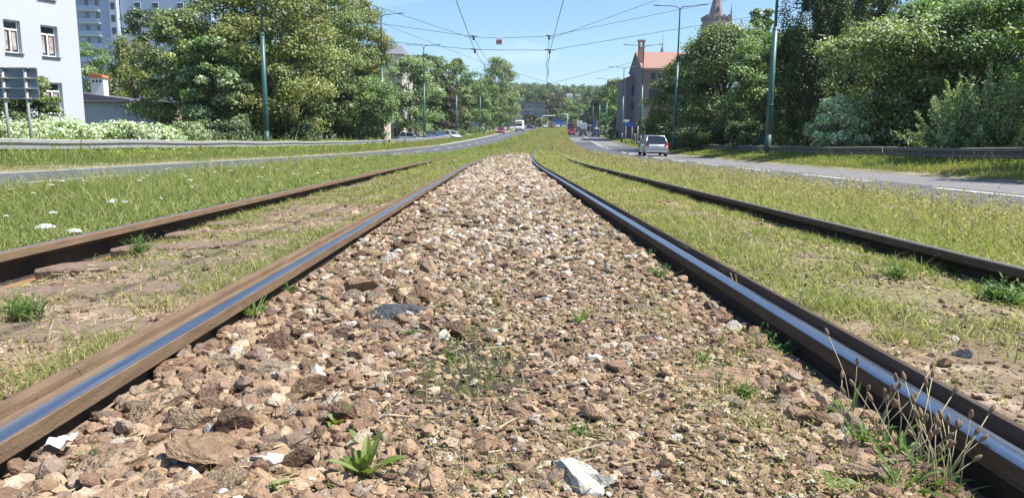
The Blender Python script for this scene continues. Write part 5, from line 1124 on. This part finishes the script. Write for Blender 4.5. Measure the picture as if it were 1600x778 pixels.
# ------------------------------------------------------------------ person on the right footway
def person(u, Y, label):
    X = PX(u, Y); z = gz(X, Y)+.12; t = thing('person', label, 'person', (X, Y, z))
    J = [(0, 0, .95), (0, 0, 1.15), (0, 0, 1.38), (0, .01, 1.48), (0, .02, 1.57), (0, .02, 1.68), (-.18, 0, 1.40), (-.23, -.06, 1.12), (-.22, .05, .88), (.18, 0, 1.40), (.23, .06, 1.12), (.22, .12, .88), (-.09, 0, .88), (-.10, .12, .48), (-.10, .06, .08), (-.10, .20, .03), (.09, 0, .88), (.10, -.05, .48), (.10, -.22, .10), (.10, -.08, .03)]
    Eg_ = [(0, 1), (1, 2), (2, 3), (3, 4), (4, 5), (2, 6), (6, 7), (7, 8), (2, 9), (9, 10), (10, 11), (0, 12), (12, 13), (13, 14), (14, 15), (0, 16), (16, 17), (17, 18), (18, 19)]
    Rr = [.14, .13, .15, .06, .09, .07, .06, .045, .035, .06, .045, .035, .095, .065, .045, .04, .095, .065, .045, .04]
    me = bpy.data.meshes.new('body'); me.from_pydata(J, Eg_, []); me.materials.append(mat('skin_cloth', (.45, .25, .22), .8)); o = link('body', me, t); sk = o.modifiers.new('skin', 'SKIN')
    for i_, q in enumerate(me.skin_vertices[0].data): q.radius = (Rr[i_], Rr[i_]*.8)
    me.skin_vertices[0].data[0].use_root = True; ss = o.modifiers.new('sub', 'SUBSURF'); ss.levels = 1; ss.render_levels = 1
    b_ = MB().tube([(0, 0, .93), (0, 0, 1.1), (0, 0, 1.36), (0, 0, 1.45)], [.18, .165, .20, .10], 10).build('shirt', mat('pink_shirt', (.65, .35, .33), .85), t, True)
    for sx in (-1, 1): MB().tube([(sx*.09, 0, .92), (sx*.10, .08*-sx*-1, .50), (sx*.10, -.08*sx, .14)], [.11, .085, .065], 8).build('trouser_leg', mat('dark_trousers', (.05, .055, .08), .9), t, True)
    MB().tube([(0, .0, 1.60), (0, 0, 1.70), (0, 0, 1.755)], [.085, .10, .04], 10).build('hair', mat('hair', (.06, .04, .03), .9), t, True)
person(992, 118, 'person in a pink top walking on the right footway')

# ------------------------------------------------------------------ small plants
def leafblade(L, wd, bend, n=6, fold=.3):
    V = []; F = []
    for i_ in range(n+1):
        q = i_/n; w_ = wd*math.sin(pi*min(1, q*.86+.12))**.8*(1 if q < 1 else .05); x_ = L*q*cos(bend*q*.6); z_ = L*(math.sin(.9)*q-bend*.5*q*q)
        V += [(x_, -w_/2, z_+w_*fold), (x_, 0, z_), (x_, w_/2, z_+w_*fold)]
    for i_ in range(n): F += [(i_*3, i_*3+1, i_*3+4, i_*3+3), (i_*3+1, i_*3+2, i_*3+5, i_*3+4)]
    return V, F
def rosette(n, L, wd, rs, bmin=.2, bmax=1.3):
    m = MB()
    for k in range(n):
        V, F = leafblade(L*rs.uniform(.6, 1.15), wd*rs.uniform(.7, 1.2), rs.uniform(bmin, bmax)); a = 2*pi*k/n+rs.normal(0, .3); M_ = Matrix.Rotation(a, 4, 'Z') @ Matrix.Rotation(-rs.uniform(0, .5), 4, 'Y'); m.add([M_ @ Vector(p) for p in V], F)
    return m
M_PLANT0 = None
M_DOCK = mat('dock_leaf', (.15, .22, .055), .5, trans=.3, rgb2=(.22, .24, .07), vscale=14); M_PLANT = mat('plantain_leaf', (.12, .20, .05), .5, trans=.3, var=.2, vscale=12)
M_TUFT = mat('tuft_blade', (.10, .19, .03), .5, trans=.35, var=.25, vscale=9); M_STALK = mat('dry_stalk', (.42, .37, .22), .8); M_HEAD = mat('seed_head', (.22, .15, .09), .95, var=.4, vscale=120); M_RED = mat('red_leaf', (.28, .09, .05), .6, trans=.3)
rs = np.random.default_rng(5)
def sprigs(n, L, rs, spread=.5, leaf=.012):
    m = MB()
    for k in range(n*2):
        a = rs.uniform(0, 2*pi); ln = rs.uniform(.1, 1.1)*spread*2; Ls = L*rs.uniform(.45, 1.15); b0 = Vector((rs.normal(0, L*.16), rs.normal(0, L*.16), 0)); tip = b0+Vector((cos(a)*ln*Ls*.8, sin(a)*ln*Ls*.8, Ls*.8/(1+ln*.7)))
        m.tube([b0, (b0+tip)/2+Vector((0, 0, Ls*.08)), tip], [.0011, .0009, .0006], 4, cap=False)
        for j in range(9):
            q = .15+.85*j/8; p = b0+(tip-b0)*q+Vector((0, 0, Ls*.08*4*q*(1-q)*.5)); aa = rs.uniform(0, 2*pi); lw = leaf*rs.uniform(.5, 1.3)*(1.25-q*.6); el = rs.uniform(-.2, .9)
            d = Vector((cos(aa)*cos(el), sin(aa)*cos(el), sin(el))); sd_ = d.cross(Vector((0, 0, 1))).normalized(); m.add([p, p+d*lw*.9+sd_*lw*.32, p+d*lw*2, p+d*lw*.9-sd_*lw*.32], [(0, 1, 2, 3)])
    return m
def plant(u, v, n, L, wd, label, m_=M_DOCK, name='weed', bm=(.2, 1.3), red=False, cat_='plant', dz=.02):
    x, y, z = onground(u, v, dz); t = thing(name, label, cat_, (x, y, z)); (sprigs(n, L, rs, .5, max(.006, wd*.55)*(1+.12*y)) if m_ is M_PLANT else rosette(n, L, wd, rs, *bm)).build('leaves', m_, t)
    if red: rosette(3, L*.6, wd*.9, rs, .1, .8).build('red_leaves', M_RED, t)
    return t
plant(570, 735, 11, .085, .022, 'broad leaved dock plant at the lower front of the gravel', name='dock_plant')
plant(528, 655, 6, .045, .02, 'small dock seedling with one reddish leaf', name='dock_plant', red=True)
plant(568, 690, 3, .05, .018, 'single upright leaf plant above the dock', name='dock_plant', bm=(.1, .5))
plant(600, 465, 7, .05, .012, 'little green weed at the left of the grit heap')
plant(1100, 560, 10, .055, .010, 'low weed with small white daisies in the gravel on the right', m_=M_PLANT)
plant(1125, 592, 14, .07, .010, 'spreading green weed over the long flat slab', m_=M_PLANT, bm=(.6, 1.4))
plant(1165, 610, 14, .06, .010, 'green weed right of the long flat slab', m_=M_PLANT, bm=(.6, 1.4))
plant(1305, 762, 5, .055, .03, 'round leaved weed at the lower right front', m_=M_DOCK)
plant(700, 555, 9, .05, .008, 'thin weed in the middle of the dark gritty patch', m_=M_PLANT)
plant(645, 520, 9, .05, .009, 'tufty weed right below the grit heap', m_=M_PLANT)
plant(905, 500, 12, .07, .006, 'tall thin grass weed on the centre right rubble', m_=M_TUFT, bm=(.0, .4))
plant(235, 620, 8, .05, .010, 'weed growing between the boulders by the left rail', m_=M_PLANT)
plant(145, 715, 8, .05, .012, 'weed beside the scrap of paper', m_=M_PLANT)
plant(905, 668, 9, .04, .007, 'small weed above the white speckled stone', m_=M_PLANT)
plant(440, 760, 5, .045, .016, 'leafy seedling at the bottom left of the dock plant', m_=M_DOCK)
plant(1190, 530, 14, .10, .013, 'lush tuft of pale green blades beside the right inner rail', m_=M_PLANT, bm=(.1, 1.0))
plant(1215, 548, 12, .10, .015, 'second leafy tuft nearer the right inner rail', m_=M_PLANT, bm=(.3, 1.2))
plant(1170, 490, 12, .08, .008, 'grassy tuft above the boulder by the right rail', m_=M_TUFT, bm=(.1, .8))
plant(1030, 430, 16, .12, .012, 'clump of weeds against the right inner rail', m_=M_PLANT, bm=(.0, .7))
plant(1015, 400, 12, .10, .010, 'farther clump of weeds against the right inner rail', m_=M_PLANT, bm=(.0, .7))
plant(398, 492, 34, .10, .006, 'thick dark green grass tuft beside the left inner rail', m_=M_TUFT, name='grass_tuft', bm=(.0, .9), cat_='grass')
plant(455, 455, 14, .07, .005, 'thin grass tuft right of the thick one by the left inner rail', m_=M_TUFT, name='grass_tuft', bm=(.0, .8), cat_='grass')
plant(40, 490, 30, .16, .016, 'big leafy weed clump in the dirt at the left frame edge', m_=M_PLANT, bm=(.4, 1.4))
plant(215, 392, 18, .16, .018, 'weed clump with yellow flower under the outer left rail', m_=M_PLANT)
plant(300, 340, 14, .16, .018, 'weed clump farther along the outer left rail', m_=M_PLANT)
plant(1500, 420, 16, .16, .022, 'leafy weeds in the shade of the outer right rail', m_=M_PLANT)
plant(1570, 470, 18, .16, .03, 'round leaved weeds below the outer right rail at the frame edge', m_=M_PLANT)
plant(1400, 430, 18, .14, .018, 'green weeds with white blossoms before the outer right rail', m_=M_PLANT)
# plantain plants with tall seed heads beside the right inner rail
seed_spots = [(1380, 700, 5, .17), (1325, 655, 4, .19), (1440, 720, 6, .17), (1475, 740, 7, .17), (1515, 760, 7, .16), (1555, 775, 7, .15), (1410, 760, 5, .16), (1350, 690, 3, .15)]
plab = ['beside the last boulders', 'farthest up along the rail', 'behind the densest stalks', 'in the densest group of stalks', 'just before the rail in the corner', 'nearest the lower right corner', 'lowest in front of the dense group', 'with few stalks above the flat stones']
for i_, (u, v, n, L) in enumerate(seed_spots):
    x, y, z = onground(u, v, .02); x = min(x, .835); t = thing('plantain_plant', 'plantain with brown seed heads, the one %s' % plab[i_], 'plant', (x, y, z), group='plantains with seed heads by the right rail')
    rosette(10, .09, .011, rs, .1, 1.2).build('leaves', M_PLANT, t)
    for k in range(n):
        a = rs.uniform(0, 2*pi); ln = rs.uniform(.05, .5); Lk = L*rs.uniform(.6, 1.1); tip = Vector((cos(a)*ln*Lk, sin(a)*ln*Lk, Lk)); mid = tip*.5+Vector((-cos(a)*.01, -sin(a)*.01, .012)); b0 = Vector((rs.normal(0, .022), rs.normal(0, .03), 0)); tip = tip+b0; mid = mid+b0; st_ = MB().tube([b0, mid, tip], [.0012, .0010, .0009], 5).build('stalk', M_STALK, t, True)
        d = (tip-mid).normalized(); q = [tip-d*.002, tip+d*.003, tip+d*.009, tip+d*.016, tip+d*.019]; MB().tube(q, [.0015, .0038, .0045, .003, .001], 8).build('seed_head', M_HEAD, st_, True)
for (u, v, L, lab) in ((1240, 490, .14, 'lone plantain stalk leaning left above the boulders'), (1155, 470, .12, 'lone plantain stalk beside the middle of the right rail')):
    x, y, z = onground(u, v, .02); t = thing('plantain_plant', lab, 'plant', (x, y, z)); rosette(6, .06, .01, rs, .4, 1.3).build('leaves', M_PLANT, t)
    for k in range(3):
        tip = Vector((rs.normal(0, .03), rs.normal(0, .02), L*rs.uniform(.7, 1.1))); st_ = MB().tube([(0, 0, 0), tip*.5+Vector((.006, 0, .005)), tip], .0014, 5).build('stalk', M_STALK, t, True); d = tip.normalized(); MB().tube([tip, tip+d*.004, tip+d*.012, tip+d*.017], [.002, .005, .004, .001], 8).build('seed_head', M_HEAD, st_, True)
# yarrow in the left meadow
M_YAR = mat('yarrow_white', (.78, .76, .72), .8); M_YST = mat('yarrow_stem', (.13, .19, .06), .7)
def umbel(r_, n, rs):
    m = MB()
    for k in range(n):
        a = rs.uniform(0, 2*pi); q = r_*math.sqrt(rs.random()); c = (q*cos(a), q*sin(a), rs.uniform(-.004, .004)-.1*q*q/r_); m.tube([(c[0], c[1], c[2]-.002), (c[0], c[1], c[2]+.002)], [r_*.17, r_*.13], 6)
    return m
ums = [umbel(.03, 26, rs).mesh('flower_head', M_YAR) for k in range(4)]
stm = [MB().tube([(0, 0, 0), (.01, .005, .5), (0, 0, 1)], [.003, .0025, .002], 5).mesh('stem', M_YST) for k in range(1)]
for k in range(135):
    left = k < 115; Y = float(ydist(1, 3.6 if left else 3.8, 24, 1.25, )[0]) if False else float(np.exp(rs.uniform(math.log(3.8), math.log(24)))); s_ = (-rs.uniform(2.9, 5.3)) if left else rs.uniform(3.0, 5.0)
    X = s_+float(DX(Y)); z = gz(X, Y); h = rs.uniform(.19, .30) if abs(s_) > 3.6 else rs.uniform(.10, .17); t = thing('yarrow', 'white flat topped yarrow flower standing in the %s meadow grass' % ('left' if left else 'right'), 'flower', (X, Y, z), group='yarrow flowers in the %s meadow' % ('left' if left else 'right'))
    o = link('stem', stm[0], t); o.scale = (1, 1, h); q = link('flower_head', ums[k % 4], t, (0, 0, h)); q.scale = [rs.uniform(.4, .95)]*3; q.rotation_euler = (rs.normal(0, .15), rs.normal(0, .15), 0)
for (u, v, r_, lab) in ((70, 352, .055, 'large domed white flower head low in the grass by the outer left rail'), (115, 360, .04, 'two ragged cream flower heads right of the large white one')):
    Y = 4.75 if u == 70 else 4.6; p = P(u, v, Y); t = thing('wild_carrot', lab, 'flower', (p[0], Y, gz(p[0], Y))); hh = p[2]-gz(p[0], Y); MB().tube([(0, 0, 0), (0, 0, hh)], .003, 5).build('stem', M_YST, t); m = MB()
    for k in range(70):
        a = rs.uniform(0, 2*pi); q = r_*math.sqrt(rs.random()); m.tube([(q*cos(a), q*sin(a), hh-6*q*q), (q*cos(a), q*sin(a), hh-6*q*q+.01)], [.008, .006], 6)
    m.build('flower_head', M_YAR, t)
# seeding stalks standing above the right meadow
n = 7500; Y = np.exp(rng.uniform(math.log(3.6), math.log(130), n)); s_ = rng.uniform(2.9, 5.15, n); X = s_+DX(Y); z = GZ(X, Y); h = rng.uniform(.16, .34, n)*np.interp(s_, [2.9, 3.8], [.4, 1]); lean = rng.normal(0, .15, (n, 2)); wd = .0022+.0005*Y
V1, F1, C1 = blades(np.stack([X, Y, z], 1), h, wd, lean, np.array([(.40, .34, .17)])*rng.uniform(.7, 1.2, (n, 1)))
tips = np.stack([X, Y, z], 1)+np.stack([lean[:, 0]*h, lean[:, 1]*h, h*.9], 1); k = 4; tp = np.repeat(tips, k, 0)+rng.normal(0, 1, (n*k, 3))*np.array([.008, .008, .03])
V2, F2, C2 = leaf_quads(tp, np.repeat(.016+.0012*Y, k), rng.normal(size=(n*k, 3)), np.repeat(np.array([(.42, .345, .21)])*rng.uniform(.6, 1.3, (n, 1)), k, 0))
F1q = np.concatenate([F1, F1[:, 2:3]], 1)
stuff('seeding_grass', npmesh('seeding_grass', np.concatenate([V1, V2]), [F1, F2+len(V1)], np.concatenate([C1, C2]), M_GRASS), 'brown seed heads standing above the right meadow grass', 'grass')

# broad little leaves and dry bits mixed into the meadows
def clutter(n, s0, s1, y0, y1, p, hf, pal, seed, szk=1., thr=.1, mask=None):
    u = rng.random(n); y = (y0**(1-p)+u*(y1**(1-p)-y0**(1-p)))**(1/(1-p)); s_ = rng.uniform(s0, s1, n); x = s_+DX(y)
    k = rng.random(n) < np.clip((fbm(x, y, .35, seed)-thr)*4, .03, 1)
    if mask is not None: k &= rng.random(n) < mask(s_, y)
    for ex in (C0-SO, C0-SI, C0+SI, C0+SO): k &= np.abs(s_-ex) > .07
    s_, x, y = s_[k], x[k], y[k]; n = len(x); z = GZ(x, y)+np.where(np.abs(s_) < 2.6, (fbm(x, y, .25, 5)-.5)*.03+(fbm(x, y, 1.2, 9)-.5)*.03, 0)+hf(s_, y)*rng.random(n)
    sz = (.009+.0016*y)*szk*rng.uniform(.6, 1.5, n); pal = np.array(pal); c = pal[rng.integers(0, len(pal), n)]*rng.uniform(.75, 1.25, (n, 1))
    return leaf_quads(np.stack([x, y, z], 1), sz, rng.normal(0, .7, (n, 3))+[.2, -.1, .7], c, .5)
PM = [(.14, .20, .05), (.20, .25, .07), (.10, .155, .04), (.30, .30, .11), (.26, .30, .14), (.40, .35, .19)]
PMY = PM+[(.44, .41, .13), (.40, .36, .14), (.52, .45, .28), (.46, .40, .20)]
stuff('meadow_leaves', npmesh('meadow_leaves_left', *clutter(110000, -5.55, -2.55, 2.4, 60, 1.35, lambda s_, y: hl(s_, y, .35), PM, 71), M_GRASS), 'small weed leaves mixed into the left meadow grass', 'weeds')
stuff('meadow_leaves', npmesh('meadow_leaves_right', *clutter(120000, 2.55, 5.15, 2.4, 60, 1.35, lambda s_, y: hr(s_, y, .35), PMY, 72), M_GRASS), 'small yellowing weed leaves mixed into the right meadow grass', 'weeds')
stuff('roadside_weeds', npmesh('roadside_weeds_left', *clutter(60000, -17.5, -13.4, 13, 80, 1.2, lambda s_, y: np.interp(-s_, [13.4, 14.3, 17], [.12, .42, .9]), [(.20, .28, .06), (.28, .33, .08), (.15, .22, .05), (.38, .40, .10)], 76, 2.2), M_GRASS), 'yellow green leafy weeds under and behind the left guardrail', 'weeds')
stuff('roadside_weeds', npmesh('roadside_weeds_right', *clutter(50000, 13.4, 18, 13, 80, 1.2, lambda s_, y: np.interp(s_, [13.4, 14.3, 17], [.12, .38, .9]), [(.16, .23, .05), (.24, .30, .08), (.11, .17, .04), (.34, .36, .10)], 77, 2.2), M_GRASS), 'leafy weeds under and behind the right guardrail', 'weeds')
stuff('track_weeds', npmesh('track_weeds_left', *clutter(45000, -2.42, -1.04, 1.7, 40, 1.35, lambda s_, y: .02+.001*y+0*s_, PM, 73, .8, .42, m_tr), M_GRASS), 'low weeds and clover in the dirt of the left track', 'weeds')
stuff('track_weeds', npmesh('track_weeds_right', *clutter(70000, 1.04, 2.42, 1.7, 40, 1.35, lambda s_, y: .025+.001*y+0*s_, PMY, 74, .8, .38, m_tr), M_GRASS), 'low weeds and clover in the dirt of the right track', 'weeds')
stuff('gravel_weeds', npmesh('gravel_weeds', *clutter(80000, -.85, .87, 1.1, 30, 1.45, lambda s_, y: .03+.0012*y+0*s_, PMY, 75, .55, .42, lambda s_, y: np.clip(.26+.7*darkf(s_, y)+np.clip((y-6)/24, 0, .7)+.6*(np.abs(s_-.68) < .2)+.2*(np.abs(s_-.1) < .25)+.45*((s_ > .3) & (y < 2.0)), 0, 1)), M_GRASS), 'tiny weeds sprouting between the ballast stones', 'weeds')
# dry straws and twigs lying on stones and dirt
n = 9000; Y = np.exp(rng.uniform(math.log(1.15), math.log(16), n)); s_ = rng.uniform(-2.35, 2.35, n); k = np.abs(np.abs(s_)-.95) > .11; Y, s_ = Y[k], s_[k]; n = len(Y); X = s_+DX(Y)
z = GZ(X, Y)+np.where(np.abs(s_) < .85, .022, .006)+rng.random(n)*.012; a = rng.uniform(0, 2*pi, n); L = rng.lognormal(math.log(.028), .5, n)*(1+.05*Y); wd = .0009+.0004*Y
dv = np.stack([np.cos(a)*L/2, np.sin(a)*L/2, rng.normal(0, .10, n)*L], 1); sd_ = np.stack([-np.sin(a)*wd, np.cos(a)*wd, wd*.8], 1); Pc = np.stack([X, Y, z], 1)
V = np.stack([Pc-dv-sd_, Pc+dv-sd_*.4, Pc+dv+sd_*.4, Pc-dv+sd_], 1).reshape(-1, 3); C = np.repeat(np.array([(.42, .34, .21), (.50, .43, .30), (.22, .15, .10), (.34, .24, .15)])[rng.integers(0, 4, n)], 4, 0)
stuff('dry_straw', npmesh('dry_straw', V, np.arange(4*n).reshape(n, 4), C, M_GRASS), 'dry straws and thin twigs lying on the stones and dirt', 'litter')
# trees standing just right of the frame whose shade falls on the near right road
for i_, (x_, y_, h_, r_, lab) in enumerate(((18.6, 17.5, 9.5, 3.4, 'leafy tree outside the right frame edge shading the road, nearer one'), (19.5, 24.5, 8.5, 2.6, 'leafy tree outside the right frame edge shading the road, farther one'), (19, 9, 10, 3.2, 'leafy tree far outside the right frame edge'))):
    make_tree('tree', lab, x_, y_, h_, r_, cb=2, pal=G1, leaf=.22, nb=60, nl=200, seed=300+i_)
# ------------------------------------------------------------------ air
hm = bpy.data.materials.new('haze_air'); hm.use_nodes = True; hn = hm.node_tree; hn.nodes.remove(hn.nodes['Principled BSDF'])
pv = hn.nodes.new('ShaderNodeVolumePrincipled'); pv.inputs['Density'].default_value = .00017; pv.inputs['Color'].default_value = (.82, .9, 1, 1); pv.inputs['Anisotropy'].default_value = .2
hn.links.new(pv.outputs[0], hn.nodes['Material Output'].inputs['Volume'])
hz_ = MB().box((0, 0, 0), (3600, 3000, 140)).build('haze', hm, None, loc=(150, 1250, 58)); hz_['kind'] = 'stuff'
